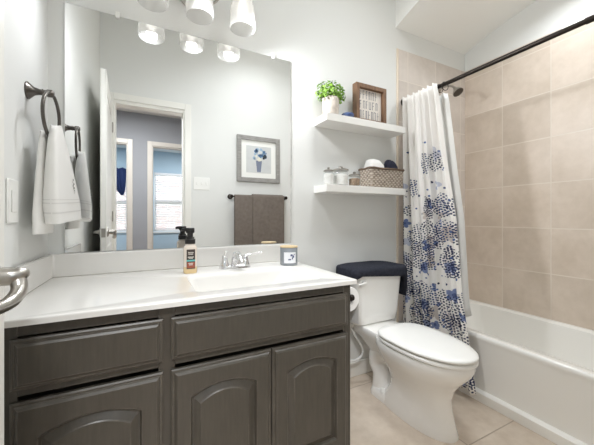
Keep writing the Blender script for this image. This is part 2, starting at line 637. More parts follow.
def catmull(pts, rs, k):
    out, ro = [], []
    n = len(pts)
    for i in range(n - 1):
        p0, p1, p2, p3 = pts[max(i - 1, 0)], pts[i], pts[i + 1], pts[min(i + 2, n - 1)]
        for j in range(k):
            t = j / k
            out.append(0.5 * ((2 * p1) + (p2 - p0) * t + (2 * p0 - 5 * p1 + 4 * p2 - p3) * t * t + (3 * p1 - p0 - 3 * p2 + p3) * t ** 3))
            ro.append(rs[i] + (rs[i + 1] - rs[i]) * t)
    out.append(pts[-1])
    ro.append(rs[-1])
    return out, ro


def tag(o, label, cat, group=None):
    o['label'] = label
    o['category'] = cat
    if group:
        o['group'] = group
    return o


def thing(name, loc, label, cat, group=None):
    o = bpy.data.objects.new(name, None)
    C.objects.link(o)
    o.empty_display_size = 0.05
    o.location = loc
    return tag(o, label, cat, group)


def struct(name, mb, m, **kw):
    o = mb.build(name, m, **kw)
    o['kind'] = 'structure'
    return o


# ------------------------------------------------------------------ room shell
OP0, OP1, OPH = -0.262, 0.345, 2.11      # doorway in the front wall
WT = 0.12                                # wall thickness
YFO = YF - WT

struct('floor', MB().box(XL - 0.12, XR + 0.12, YF, YB + 0.12, -0.1, 0.0), M['floor'])
struct('wall_back', MB().box(XL - 0.12, XR + 0.12, YB, YB + 0.12, 0, ZC), M['wall'])
struct('wall_left', MB().box(XL - 0.12, XL, YFO, YB, 0, ZC), M['wall'])
struct('wall_right', MB().box(XR, XR + 0.12, YFO, YB, 0, ZC), M['wall'])
struct('wall_front', MB().box(XL, OP0, YFO, YF, 0, ZC).box(OP1, XR, YFO, YF, 0, ZC).box(OP0, OP1, YFO, YF, OPH, ZC), M['wall'])
struct('ceiling', MB().box(XL - 0.12, XR + 0.12, YFO, YB + 0.12, ZC, ZC + 0.1), M['ceiling'])

# arched soffit over the tub
arch = []
N = 40
for i in range(N + 1):
    y = YF + (YB - YF) * i / N
    arch.append((y, 2.53 - 0.2256 * (y - 0.80) ** 2))
poly = arch + [(YB, ZC), (YF, ZC)]
struct('wall_soffit', MB().prism(poly, 'x', 1.59, XR), M['ceiling'], smooth=True, angle=20)

# tile surround
struct('wall_tile_back', MB().box(1.612, XR, YB - 0.008, YB, 0.30, 2.245), M['tile_back'])
struct('wall_tile_right', MB().box(XR - 0.008, XR, YF, YB - 0.008, 0.30, 2.245), M['tile_right'])
struct('trim_1', MB().box(1.594, 1.612, YB - 0.009, YB, 0.0, 2.248), M['bullnose'], bevel=0.004)

# baseboards
struct('baseboard_back', MB().box(0.748, 1.594, YB - 0.014, YB, 0, 0.095), M['white_trim'], bevel=0.004)
struct('baseboard_front', MB().box(0.42, 1.68, YF, YF + 0.014, 0, 0.095), M['white_trim'], bevel=0.004)
struct('baseboard_left', MB().box(XL, XL + 0.014, YF + 0.002, 0.95, 0, 0.095), M['white_trim'], bevel=0.004)

# doorway casing and jamb (bathroom side)
cw = 0.06
mb = MB()
mb.box(OP0 - cw, OP0, YF, YF + 0.016, 0, OPH + cw).box(OP1, OP1 + cw, YF, YF + 0.016, 0, OPH + cw)
mb.box(OP0 + 0.0, OP1 - 0.0, YF, YF + 0.016, OPH, OPH + cw)
mb.box(OP0, OP0 + 0.015, YFO, YF, 0, OPH).box(OP1 - 0.015, OP1, YFO, YF, 0, OPH).box(OP0 + 0.015, OP1 - 0.015, YFO, YF, OPH - 0.03, OPH)
struct('trim_2', mb, M['white_trim'], bevel=0.003)

# open door leaf, hinged at the left jamb
door = bpy.data.objects.new('door_1', None)
C.objects.link(door)
door['kind'] = 'structure'
door.location = (-0.290, YF + 0.022, 0)
DL, DT = 0.752, 0.036


def door_panels():
    mb = MB()
    mb.box(-DT / 2 + 0.006, DT / 2 - 0.006, 0.0, DL, 0.012, 2.045)
    for side in (-1, 1):
        xa, xb = (DT / 2 - 0.006, DT / 2) if side > 0 else (-DT / 2, -DT / 2 + 0.006)
        mb.box(xa, xb, 0, 0.11, 0.012, 2.045).box(xa, xb, DL - 0.11, DL, 0.012, 2.045)
        mb.box(xa, xb, 0.11, DL - 0.11, 0.012, 0.22).box(xa, xb, 0.11, DL - 0.11, 0.86, 1.02).box(xa, xb, 0.11, DL - 0.11, 1.925, 2.045)
        for z0, z1 in ((0.25, 0.83), (1.05, 1.895)):
            mb.box(xa, xb, 0.14, DL - 0.14, z0, z1)
    return mb


def lever(side):
    """lever set on one face: rose, neck, bar running back towards the hinge"""
    s = side
    x0 = s * DT / 2
    y, z = DL - 0.066, 0.938
    mb = MB()
    mb.lathe_dir((x0, y, z), (s, 0, 0), [(0.033, 0.0), (0.033, 0.004), (0.029, 0.009), (0.016, 0.012), (0.013, 0.02), (0.0125, 0.026)])
    if s > 0:
        mb.tube([(x0 + 0.020, y, z), (x0 + 0.034, y, z), (x0 + 0.044, y + 0.003, z + 0.002), (x0 + 0.052, y + 0.010, z + 0.004)], [0.0160, 0.0155, 0.013, 0.007], 16, 5)
        mb.tube([(x0 + 0.040, y + 0.002, z - 0.002), (x0 + 0.046, y - 0.008, z - 0.022), (x0 + 0.043, y - 0.030, z - 0.037), (x0 + 0.036, y - 0.07, z - 0.040), (x0 + 0.031, y - 0.105, z - 0.034)],
                [0.012, 0.0115, 0.0115, 0.0095, 0.007], 14, 5)
    else:
        mb.tube([(x0 - 0.022, y, z), (x0 - 0.034, y, z), (x0 - 0.038, y - 0.012, z - 0.004), (x0 - 0.038, y - 0.05, z - 0.008), (x0 - 0.038, y - 0.10, z - 0.004)],
                [0.011, 0.011, 0.010, 0.009, 0.006], 14, 5)
    return mb


def child_local(mb, name, m, parent, **kw):
    o = mb.build(name, m, **kw)
    o.parent = parent
    return o


child_local(door_panels(), 'door_leaf', M['white_trim'], door, bevel=0.003)
for s in (1, -1):
    child_local(lever(s), 'door_handle', M['nickel'], door, smooth=True)
child_local(MB().box(-0.012, 0.012, DL, DL + 0.0015, 0.905, 0.965), 'latch_plate', M['nickel'], door)
mbh = MB()
for z in (0.25, 1.05, 1.85):
    mbh.tube([(0.022, 0.0, z - 0.045), (0.022, 0.0, z + 0.045)], 0.006, 10)
child_local(mbh, 'hinge', M['nickel'], door, smooth=True)
door.rotation_euler = (0, 0, -radians(2.6))

# ------------------------------------------------------------------ hall and rooms seen through the doorway (in the mirror)
YH = -1.90       # far wall of the hall
YW = -4.60       # window wall of the rooms beyond
L0, L1 = -1.05, -0.240   # left doorway opening
R0, R1 = 0.085, 0.92      # right doorway opening
DH = 2.13
HZ = 2.60
struct('floor_hall', MB().box(-2.6, 3.2, YW - 0.12, YFO, -0.1, -0.001), M['hall_floor'])
struct('floor_threshold', MB().box(OP0, OP1, YFO, YF, -0.1, -0.0005), M['floor'])
struct('ceiling_hall', MB().box(-2.6, 3.2, YW - 0.12, YFO, HZ, HZ + 0.1), M['ceiling'])
struct('wall_hall_far', MB().box(-2.6, L0, YH - 0.1, YH, 0, HZ).box(L1, R0, YH - 0.1, YH, 0, HZ).box(R1, 3.2, YH - 0.1, YH, 0, HZ)
       .box(L0, L1, YH - 0.1, YH, DH, HZ).box(R0, R1, YH - 0.1, YH, DH, HZ), M['hall_wall'])
struct('wall_hall_left', MB().box(-2.7, -2.6, YW, YFO, 0, HZ), M['blue_wall'])
struct('wall_hall_right', MB().box(3.2, 3.3, YW, YFO, 0, HZ), M['blue_wall'])
struct('wall_hall_near', MB().box(-2.6, XL - 0.12, YFO, YFO + 0.1, 0, HZ).box(XR + 0.12, 3.2, YFO, YFO + 0.1, 0, HZ), M['hall_wall'])
struct('wall_between_rooms', MB().box(-0.16, -0.06, YW, YH - 0.1, 0, HZ), M['blue_wall'])
mb = MB()
for a, b in ((L0, L1), (R0, R1)):
    mb.box(a - 0.065, a, YH, YH + 0.016, 0, DH + 0.065).box(b, b + 0.065, YH, YH + 0.016, 0, DH + 0.065).box(a, b, YH, YH + 0.016, DH, DH + 0.065)
    mb.box(a, a + 0.015, YH - 0.1, YH, 0, DH).box(b - 0.015, b, YH - 0.1, YH, 0, DH).box(a + 0.015, b - 0.015, YH - 0.1, YH, DH - 0.015, DH)
struct('trim_3', mb, mat('cream_hall_trim', srgb(196, 189, 180), 0.4), bevel=0.003)
# windows of the two rooms: (x0, x1, z0, z1)
WIN = [(-1.35, -0.36, 0.72, 2.05), (0.17, 1.32, 0.70, 2.10)]
mb = MB()
xs = -2.6
for (a, b, z0, z1) in WIN:
    mb.box(xs, a, YW - 0.12, YW, 0, HZ).box(a, b, YW - 0.12, YW, 0, z0).box(a, b, YW - 0.12, YW, z1, HZ)
    xs = b
mb.box(xs, 3.2, YW - 0.12, YW, 0, HZ)
struct('wall_hall_windows', mb, M['blue_wall'])
for i, (a, b, z0, z1) in enumerate(WIN):
    w = struct('window_%d' % (i + 1), MB().box(a, a + 0.05, YW - 0.1, YW - 0.05, z0, z1).box(b - 0.05, b, YW - 0.1, YW - 0.05, z0, z1)
               .box(a + 0.05, b - 0.05, YW - 0.1, YW - 0.05, z0, z0 + 0.05).box(a + 0.05, b - 0.05, YW - 0.1, YW - 0.05, z1 - 0.05, z1)
               .box(a + 0.05, b - 0.05, YW - 0.1, YW - 0.05, (z0 + z1) / 2 - 0.03, (z0 + z1) / 2 + 0.03), M['white_trim'])
    MB().box(a + 0.05, b - 0.05, YW - 0.078, YW - 0.072, z0 + 0.05, z1 - 0.05).build('glass', M['glass'], w)
    MB().box(a - 0.03, b + 0.03, YW, YW + 0.03, z0 - 0.03, z0).build('window_sill', M['white_trim'], w)
    bl = thing('window_blind', ((a + b) / 2, YW - 0.02, z0),
               ['white slatted blind in the window of the left far room', 'white slatted blind in the wide window of the right far room'][i], 'blind')
    MB().box(a + 0.01, b - 0.01, YW - 0.045, YW - 0.005, z1 - 0.045, z1 - 0.002).build('headrail', M['blind'], bl)
    sl = MB()
    z = z1 - 0.07
    while z > z0 + 0.03:
        sl.prism([(YW - 0.045, z - 0.010), (YW - 0.043, z - 0.011), (YW - 0.005, z + 0.010), (YW - 0.007, z + 0.011)], 'x', a + 0.015, b - 0.015)
        z -= 0.042
    sl.build('slats', M['blind'], bl)
    MB().box(a + 0.015, b - 0.015, YW - 0.04, YW - 0.01, z0 + 0.002, z0 + 0.02).build('bottom_rail', M['blind'], bl)
struct('wall_neighbour_brick', MB().box(-5, 5, YW - 2.6, YW - 2.4, -0.5, 2.2), M['brick'])
struct('ground_outside', MB().box(-6, 6, YW - 2.4, YW - 0.12, -0.5, -0.4), mat('outside_grass', srgb(120, 140, 90), 0.9))
# navy swag at the left far window
dr = MB()
rings = []
for j in range(9):
    t = j / 8
    w = 0.46 * (1 - t) ** 0.8 + 0.05
    z = 2.16 - 0.60 * t
    rings.append([(-0.70 + 0.22 * t + w * (k / 14 - 0.4), YW + 0.05 + 0.02 * sin(k * 1.7), z - 0.03 * abs(sin(k * 0.8))) for k in range(15)]
                 + [(-0.70 + 0.22 * t + w * (k / 14 - 0.4), YW + 0.035 + 0.02 * sin(k * 1.7), z - 0.03 * abs(sin(k * 0.8))) for k in reversed(range(15))])
dr.loft(rings)
tag(dr.build('window_swag', M['drape'], smooth=True), 'navy blue swag hanging over the blind of the left far room', 'curtain')

dl = thing('added_downlight', (2.0, 0.80, 2.53), 'added round recessed downlight, out of view, in the arched ceiling over the bathtub', 'ceiling light')  # invented fixture housing the tub fill light
MB().torus((2.0, 0.80, 2.524), 0.095, 0.010, (0, 0, 1), 32, 8).build('trim_ring', M['white_trim'], dl, smooth=True)
MB().lathe(2.0, 0.80, [(0.090, 2.527), (0.090, 2.522), (0.06, 2.520)], 28).build('fill_diffuser', M['fill_diffuser'], dl, smooth=True)

# added ceiling lamps, all unseen: fixtures round the fill area lights
for (x, y, z, lab) in ((1.05, 0.64, ZC, 'added round flush white ceiling lamp, out of view, over the bathroom floor'),
                       (-0.25, -0.75, HZ, 'added round flush white ceiling lamp, out of view, in the hall'),
                       (0.9, -3.3, HZ, 'added round flush white ceiling lamp, out of view, in the right far room'),
                       (-1.0, -3.3, HZ, 'added round flush white ceiling lamp, out of view, in the left far room')):
    t = thing('added_ceiling_lamp', (x, y, z), lab, 'ceiling lamp')
    MB().lathe(x, y, [(0.28, z), (0.28, z - 0.02), (0.265, z - 0.025)]).build('added_lamp_base', M['white_trim'], t, smooth=True)
    MB().lathe(x, y, [(0.26, z - 0.025), (0.255, z - 0.032), (0.20, z - 0.040)]).build('fill_diffuser', M['fill_diffuser'], t, smooth=True)

# ------------------------------------------------------------------ vanity cabinet
VX0, VX1 = XL + 0.004, 0.745
VY = 0.985       # face frame plane
ZT = 0.79        # counter top
ZU = 0.772       # underside of the counter
vt = thing('vanity_cabinet', ((VX0 + VX1) / 2, 1.28, 0), 'dark brown painted vanity cabinet with arched raised-panel doors under the white top', 'cabinet')
mb = MB()
mb.box(VX0, VX0 + 0.018, VY + 0.02, YB - 0.002, 0.0, 0.625).box(VX1 - 0.018, VX1, VY + 0.02, YB - 0.002, 0.0, ZU)
mb.box(VX0 + 0.018, VX1 - 0.018, VY + 0.02, YB - 0.016, 0.10, 0.118)
mb.box(VX0, VX0 + 0.018, VY + 0.02, YB - 0.002, 0.625, ZU)
mb.box(VX0 + 0.018, VX1 - 0.018, YB - 0.016, YB - 0.002, 0.10, ZU)
mb.build('cabinet_body', M['cabinet'], vt, bevel=0.002)
# face frame
mb = MB()
D0, D1 = (-0.300, 0.046), (0.068, 0.722)      # left bank, right bank
mb.box(VX0, D0[0] + 0.012, VY, VY + 0.02, 0.10, ZU)
mb.box(D0[1] - 0.012, D1[0] + 0.012, VY, VY + 0.02, 0.10, ZU)
mb.box(D1[1] - 0.012, VX1, VY, VY + 0.02, 0.10, ZU)
mb.box(D0[0] + 0.012, D0[1] - 0.012, VY, VY + 0.02, ZU - 0.0325, ZU).box(D1[0] + 0.012, D1[1] - 0.012, VY, VY + 0.02, ZU - 0.0325, ZU)
mb.box(D0[0] + 0.012, D0[1] - 0.012, VY, VY + 0.02, 0.588, 0.618).box(D1[0] + 0.012, D1[1] - 0.012, VY, VY + 0.02, 0.588, 0.618)
mb.box(D0[0] + 0.012, D0[1] - 0.012, VY, VY + 0.02, 0.10, 0.14).box(D1[0] + 0.012, D1[1] - 0.012, VY, VY + 0.02, 0.10, 0.14)
mb.build('face_frame', M['cabinet'], vt, bevel=0.0015)
MB().box(VX0 + 0.02, VX1 - 0.02, VY + 0.07, VY + 0.085, 0.0, 0.10).build('toe_kick', M['cabinet'], vt)


def rect(x0, x1, z0, z1, ins, y):
    return [(x0 + ins, y, z0 + ins), (x1 - ins, y, z0 + ins), (x1 - ins, y, z1 - ins), (x0 + ins, y, z1 - ins)]


def slab(x0, x1, z0, z1):
    """moulded drawer front: two stepped edge mouldings and a flat field"""
    yb = VY - 0.0008
    return MB().loft([rect(x0, x1, z0, z1, 0, yb), rect(x0, x1, z0, z1, 0, yb - 0.010), rect(x0, x1, z0, z1, 0.004, yb - 0.0125), rect(x0, x1, z0, z1, 0.009, yb - 0.0125),
                      rect(x0, x1, z0, z1, 0.012, yb - 0.0165), rect(x0, x1, z0, z1, 0.018, yb - 0.020), rect(x0, x1, z0, z1, 0.021, yb - 0.020)])


def arched(x0, x1, z0, z1, sag, ins, y, n=16):
    """outline of an arched panel, z1 = shoulder height"""
    x0, x1, z0 = x0 + ins, x1 - ins, z0 + ins
    pts = [(x0, y, z0), (x1, y, z0)]
    for i in range(n + 1):
        t = i / n
        x = x1 + (x0 - x1) * t
        pts.append((x, y, z1 - ins + sag * (1 - (2 * t - 1) ** 2)))
    return pts


def door_front(x0, x1, z0, z1):
    yb = VY - 0.0008
    yf = yb - 0.020
    n = 16
    px0, px1, pz0, pz1, sag = x0 + 0.056, x1 - 0.056, z0 + 0.058, z1 - 0.092, 0.028

    def outer(ins, y):
        a, b, c, d = x0 + ins, x1 - ins, z0 + ins, z1 - ins
        pts = [(a, y, c), (b, y, c)]
        for i in range(n + 1):
            t = i / n
            pts.append((b + (a - b) * t, y, d))
        return pts
    rings = [outer(0, yb), outer(0, yb - 0.010), outer(0.004, yb - 0.0125), outer(0.009, yb - 0.0125), outer(0.012, yb - 0.0165), outer(0.018, yf), outer(0.021, yf)]
    rings += [arched(px0, px1, pz0, pz1, sag, 0, yf), arched(px0, px1, pz0, pz1, sag, 0.003, yf + 0.004), arched(px0, px1, pz0, pz1, sag, 0.006, yf + 0.011),
              arched(px0, px1, pz0, pz1, sag, 0.010, yf + 0.011), arched(px0, px1, pz0, pz1, sag * 0.95, 0.026, yf + 0.003), arched(px0, px1, pz0, pz1, sag * 0.95, 0.029, yf + 0.0005)]
    return MB().loft(rings)


ZD0, ZD1 = 0.608, 0.736     # drawer fronts
ZB0, ZB1 = 0.115, 0.578     # doors
slab(D0[0], D0[1], ZD0, ZD1).build('drawer', M['cabinet'], vt)
slab(D1[0], D1[1], ZD0, ZD1).build('false_drawer_front', M['cabinet'], vt)
door_front(D0[0], D0[1], ZB0, ZB1).build('cabinet_door', M['cabinet'], vt)
door_front(D1[0], 0.3935, ZB0, ZB1).build('cabinet_door', M['cabinet'], vt)
door_front(0.3965, D1[1], ZB0, ZB1).build('cabinet_door', M['cabinet'], vt)

# ------------------------------------------------------------------ counter with the moulded basin
CX0, CX1, CY0 = XL + 0.002, 0.762, 0.960
ct = thing('vanity_countertop', (0.2, 1.27, ZU), 'white cultured-marble vanity top with moulded rectangular basin and backsplash', 'countertop')
BX0, BX1, BY0, BY1 = 0.150, 0.645, 1.035, 1.345


def rrect(x0, x1, y0, y1, z, r, k=6):
    pts = []
    for cx, cy, a in ((x1 - r, y1 - r, 0), (x0 + r, y1 - r, pi / 2), (x0 + r, y0 + r, pi), (x1 - r, y0 + r, 3 * pi / 2)):
        for i in range(k + 1):
            t = a + pi / 2 * i / k
            pts.append((cx + r * cos(t), cy + r * sin(t), z))
    return pts


def rect_to(x0, x1, y0, y1, z, k=6):
    """rectangle with the same point count as rrect so the two can be bridged"""
    pts = []
    for cx, cy in ((x1, y1), (x0, y1), (x0, y0), (x1, y0)):
        pts += [(cx, cy, z)] * (k + 1)
    return pts


mb = MB()
k = 6
hole = rrect(BX0, BX1, BY0, BY1, ZT, 0.03)
# top face: four strips between the outer rectangle and the basin opening
outer = []
for (ix, iy) in ((1, 1), (0, 1), (0, 0), (1, 0)):
    for i in range(k + 1):
        outer.append(None)
X = (CX0, CX1)
Y = (CY0, YB - 0.002)
bm = mb.bm
hv = [bm.verts.new(p) for p in hole]
corners = [bm.verts.new((X[1], Y[1], ZT)), bm.verts.new((X[0], Y[1], ZT)), bm.verts.new((X[0], Y[0], ZT)), bm.verts.new((X[1], Y[0], ZT))]
nq = k + 1
for c in range(4):
    for i in range(k):
        bm.faces.new((corners[c], hv[c * nq + i], hv[c * nq + i + 1]))
    bm.faces.new((corners[c], hv[c * nq + k], hv[((c + 1) % 4) * nq], corners[(c + 1) % 4]))
# slab edge and underside (a rim round the bowl)
low = [bm.verts.new((v.co.x, v.co.y, ZU)) for v in corners]
for c in range(4):
    bm.faces.new((corners[c], corners[(c + 1) % 4], low[(c + 1) % 4], low[c]))
# bowl
prev = hv
for (dx0, dx1, dy0, dy1, z, r) in ((0.003, 0.004, 0.003, 0.003, ZT - 0.003, 0.03), (0.008, 0.020, 0.008, 0.007, ZT - 0.020, 0.035),
                                   (0.020, 0.075, 0.020, 0.014, ZT - 0.080, 0.045), (0.035, 0.110, 0.035, 0.026, ZT - 0.115, 0.05),
                                   (0.070, 0.150, 0.070, 0.070, ZT - 0.130, 0.05)):
    ring = [bm.verts.new(p) for p in rrect(BX0 + dx0, BX1 - dx1, BY0 + dy0, BY1 - dy1, z, r)]
    for i in range(len(ring)):
        j = (i + 1) % len(ring)
        bm.faces.new((prev[i], prev[j], ring[j], ring[i]))
    prev = ring
bm.faces.new(prev)
top = mb.build('basin_top', M['counter'], ct, smooth=True, angle=50)
bv = top.modifiers.new('bevel', 'BEVEL')
bv.width = 0.005
bv.segments = 3
bv.limit_method = 'ANGLE'
bv.angle_limit = radians(70)
MB().prism([(CX0, YB - 0.001), (CX0, CY0 + 0.012), (CX0 + 0.020, CY0 + 0.012), (CX0 + 0.020, YB - 0.020), (0.757, YB - 0.020), (0.757, YB - 0.001)], 'z', ZT - 0.0006, ZT + 0.098).build('backsplash', M['counter'], ct, bevel=0.006, seg=3)
MB().lathe(0.34, 1.20, [(0.022, ZT - 0.1295), (0.024, ZT - 0.127), (0.014, ZT - 0.1265)]).build('drain', M['chrome'], ct, smooth=True)

# faucet
FX, FY = 0.395, 1.455
ft = thing('faucet', (FX, FY, ZT), 'chrome two-handle faucet on the white top behind the basin', 'faucet')
mb = MB()
mb.loft([rrect(FX - 0.078, FX + 0.078, FY - 0.026, FY + 0.026, ZT + z, 0.024) if not s else rrect(FX - 0.078 + s, FX + 0.078 - s, FY - 0.026 + s, FY + 0.026 - s, ZT + z, 0.022)
         for z, s in ((0.0004, 0), (0.010, 0), (0.015, 0.004))])
mb.build('base_plate', M['chrome'], ft, smooth=True)
mb = MB()
mb.tube([(FX, FY + 0.004, ZT + 0.012), (FX, FY + 0.0, ZT + 0.045), (FX, FY - 0.022, ZT + 0.068), (FX, FY - 0.065, ZT + 0.064), (FX, FY - 0.105, ZT + 0.046), (FX, FY - 0.112, ZT + 0.036)],
        [0.021, 0.020, 0.018, 0.016, 0.014, 0.012], 16, 5)
mb.build('spout', M['chrome'], ft, smooth=True)
for s in (-1, 1):
    mb = MB()
    hx = FX + s * 0.052
    mb.lathe(hx, FY, [(0.021, ZT + 0.013), (0.021, ZT + 0.020), (0.016, ZT + 0.036), (0.013, ZT + 0.052), (0.012, ZT + 0.060), (0.006, ZT + 0.066)], 20)
    tipz = 0.072 if s > 0 else 0.085
    tx = 0.085 if s > 0 else 0.004
    ty = -0.012 if s > 0 else -0.012
    mb.tube([(hx, FY, ZT + 0.055), (hx + tx * 0.35, FY + ty * 0.4, ZT + 0.064), (hx + tx, FY + ty, ZT + tipz)], [0.010, 0.007, 0.005], 12, 5)
    mb.build('faucet_handle', M['chrome'], ft, smooth=True)

# soap bottle
SX, SY = 0.178, 1.415
st = thing('soap_bottle', (SX, SY, ZT), 'amber foaming soap bottle with black pump and dark label on the vanity top', 'soap bottle')
MB().loft([rrect(SX - a, SX + a, SY - b, SY + b, ZT + z, min(a, b) * 0.7) for a, b, z in
           ((0.026, 0.021, 0.0004), (0.029, 0.024, 0.006), (0.029, 0.024, 0.030))]).build('soap_fill', M['amber'], st, smooth=True)
MB().loft([rrect(SX - a, SX + a, SY - b, SY + b, ZT + z, min(a, b) * 0.7) for a, b, z in
           ((0.029, 0.024, 0.0302), (0.029, 0.024, 0.112), (0.026, 0.022, 0.122), (0.018, 0.018, 0.130), (0.016, 0.016, 0.136))]).build('bottle', M['soap_clear'], st, smooth=True)
lab = MB().box(SX - 0.018, SX + 0.018, SY - 0.0262, SY - 0.0243, ZT + 0.022, ZT + 0.108).build('soap_label', M['label_dark'], st)
MB().box(SX - 0.018, SX + 0.018, SY - 0.0266, SY - 0.02625, ZT + 0.055, ZT + 0.062).build('label_band', M['label_teal'], lab)
MB().box(SX - 0.016, SX + 0.016, SY - 0.0266, SY - 0.02625, ZT + 0.026, ZT + 0.052).build('label_panel', M['label_rust'], lab)
mbt = MB()
for z, w in ((0.092, 0.012), (0.085, 0.010), (0.072, 0.013), (0.067, 0.009), (0.044, 0.010), (0.038, 0.008)):
    n = 5
    for i in range(n):
        x = SX - w + 2 * w * i / n
        mbt.box(x, x + 2 * w / n * 0.7, SY - 0.0272, SY - 0.02665, ZT + z, ZT + z + 0.0045)
mbt.build('label_print', M['label_text'], lab)
mb = MB()
mb.lathe(SX, SY, [(0.0225, ZT + 0.132), (0.0225, ZT + 0.152), (0.018, ZT + 0.155), (0.018, ZT + 0.162)], 24)
mb.lathe(SX, SY, [(0.013, ZT + 0.160), (0.013, ZT + 0.178), (0.019, ZT + 0.182), (0.019, ZT + 0.200), (0.016, ZT + 0.203)], 20)
mb.loft([[(SX - x, SY + (-0.008 if c in (0, 3) else 0.008) * k, ZT + (z0 if c in (0, 1) else z1)) for c in range(4)] for x, k, z0, z1 in
         ((0.0, 1.2, 0.186, 0.203), (0.022, 1.0, 0.188, 0.203), (0.036, 0.8, 0.187, 0.199))])
mb.build('pump', M['black_plastic'], st, smooth=True)

# candle jar
KX, KY = 0.675, 1.425
kt = thing('candle_jar', (KX, KY, ZT), 'grey-blue glass candle jar with pale wooden lid at the end of the backsplash', 'candle')
kj = MB().lathe(KX, KY, [(0.043, ZT + 0.0004), (0.046, ZT + 0.005), (0.0465, ZT + 0.090), (0.045, ZT + 0.092)], 36).build('candle_glass', M['candle_glass'], kt, smooth=True)
MB().lathe(KX, KY, [(0.045, ZT + 0.0921), (0.0472, ZT + 0.0935), (0.0472, ZT + 0.099), (0.045, ZT + 0.1005)], 36).build('candle_lid', M['wood_light'], kt, smooth=True)


def curved_patch(cx, cy, r, a0, a1, z0, z1, n=12, th=0.0008):
    out = [(cx + (r + th) * cos(a0 + (a1 - a0) * i / n), cy + (r + th) * sin(a0 + (a1 - a0) * i / n)) for i in range(n + 1)]
    inn = [(cx + r * cos(a0 + (a1 - a0) * i / n), cy + r * sin(a0 + (a1 - a0) * i / n)) for i in range(n + 1)]
    return MB().prism(out + inn[::-1], 'z', z0, z1)


ad = math.atan2(-KY, -KX)
lb = curved_patch(KX, KY, 0.0467, ad - 0.55, ad + 0.85, ZT + 0.014, ZT + 0.070).build('candle_label', M['candle_label'], kt, smooth=True)
mbl = MB()
for (a, z, da, dz) in ((0.30, 0.050, 0.22, 0.010), (0.50, 0.042, 0.18, 0.012), (0.10, 0.030, 0.30, 0.006), (0.62, 0.056, 0.10, 0.006), (0.4, 0.034, 0.12, 0.010)):
    q = curved_patch(KX, KY, 0.0477, ad + a - da / 2, ad + a + da / 2, ZT + z, ZT + z + dz, 6)
    me_tmp = bpy.data.meshes.new('tmp')
    q.bm.to_mesh(me_tmp)
    mbl.bm.from_mesh(me_tmp)
    bpy.data.meshes.remove(me_tmp)
    q.bm.free()
mbl.build('label_print', M['candle_ink'], lb)

# ------------------------------------------------------------------ mirror
MX0, MX1, MZ0, MZ1 = -0.307, 0.756, 0.8895, 1.952
mt = thing('mirror', ((MX0 + MX1) / 2, YB, MZ0), 'large frameless square wall mirror standing on the vanity backsplash', 'mirror')
e = 0.006
mb = MB()
mb.loft([[(MX0, YB - 0.0005, MZ0), (MX1, YB - 0.0005, MZ0), (MX1, YB - 0.0005, MZ1), (MX0, YB - 0.0005, MZ1)],
         [(MX0, YB - e, MZ0), (MX1, YB - e, MZ0), (MX1, YB - e, MZ1), (MX0, YB - e, MZ1)]], True, False)
mb.build('mirror_edge', M['mirror_edge'], mt)
mb = MB()
mb.loft([[(MX0, YB - e, MZ0), (MX1, YB - e, MZ0), (MX1, YB - e, MZ1), (MX0, YB - e, MZ1)],
         [(MX0 + 0.001, YB - e - 0.0006, MZ0 + 0.001), (MX1 - 0.001, YB - e - 0.0006, MZ0 + 0.001), (MX1 - 0.001, YB - e - 0.0006, MZ1 - 0.001), (MX0 + 0.001, YB - e - 0.0006, MZ1 - 0.001)]], False, True)
mb.build('mirror_glass', M['mirror'], mt)
for x in (-0.115, 0.645):
    MB().box(x - 0.009, x + 0.009, YB - 0.014, YB - 0.0008, MZ1 - 0.012, MZ1 + 0.016).build('mirror_clip', M['plastic'], mt, bevel=0.003)

# ------------------------------------------------------------------ vanity light
LX, LY, LZ = 0.222, YB - 0.146, 1.966
vl = thing('vanity_light', (LX, YB, 2.16), 'brushed nickel wall light with three frosted bell shades above the mirror', 'wall light')
MB().lathe_dir((LX, YB - 0.0005, 2.165), (0, -1, 0), [(0.085, 0), (0.085, 0.008), (0.074, 0.016), (0.05, 0.022), (0.02, 0.026)], 32).build('back_plate', M['nickel'], vl, smooth=True)
mb = MB()
mb.tube([(LX - 0.30, LY + 0.04, 2.20), (LX - 0.2, LY + 0.04, 2.205), (LX, LY + 0.04, 2.21), (LX + 0.2, LY + 0.04, 2.205), (LX + 0.30, LY + 0.04, 2.20)], 0.008, 12, 4)
mb.tube([(LX, YB - 0.02, 2.165), (LX, LY + 0.08, 2.18), (LX, LY + 0.04, 2.21)], 0.010, 12, 4)
for s in (-1, 1):
    mb.tube([(LX + s * 0.015, YB - 0.03, 2.13), (LX + s * 0.05, LY + 0.05, 2.075), (LX + s * 0.085, LY + 0.03, 2.09), (LX + s * 0.10, LY + 0.035, 2.15), (LX + s * 0.085, LY + 0.04, 2.205)], 0.006, 10, 6)
mb.build('arm', M['nickel'], vl, smooth=True)
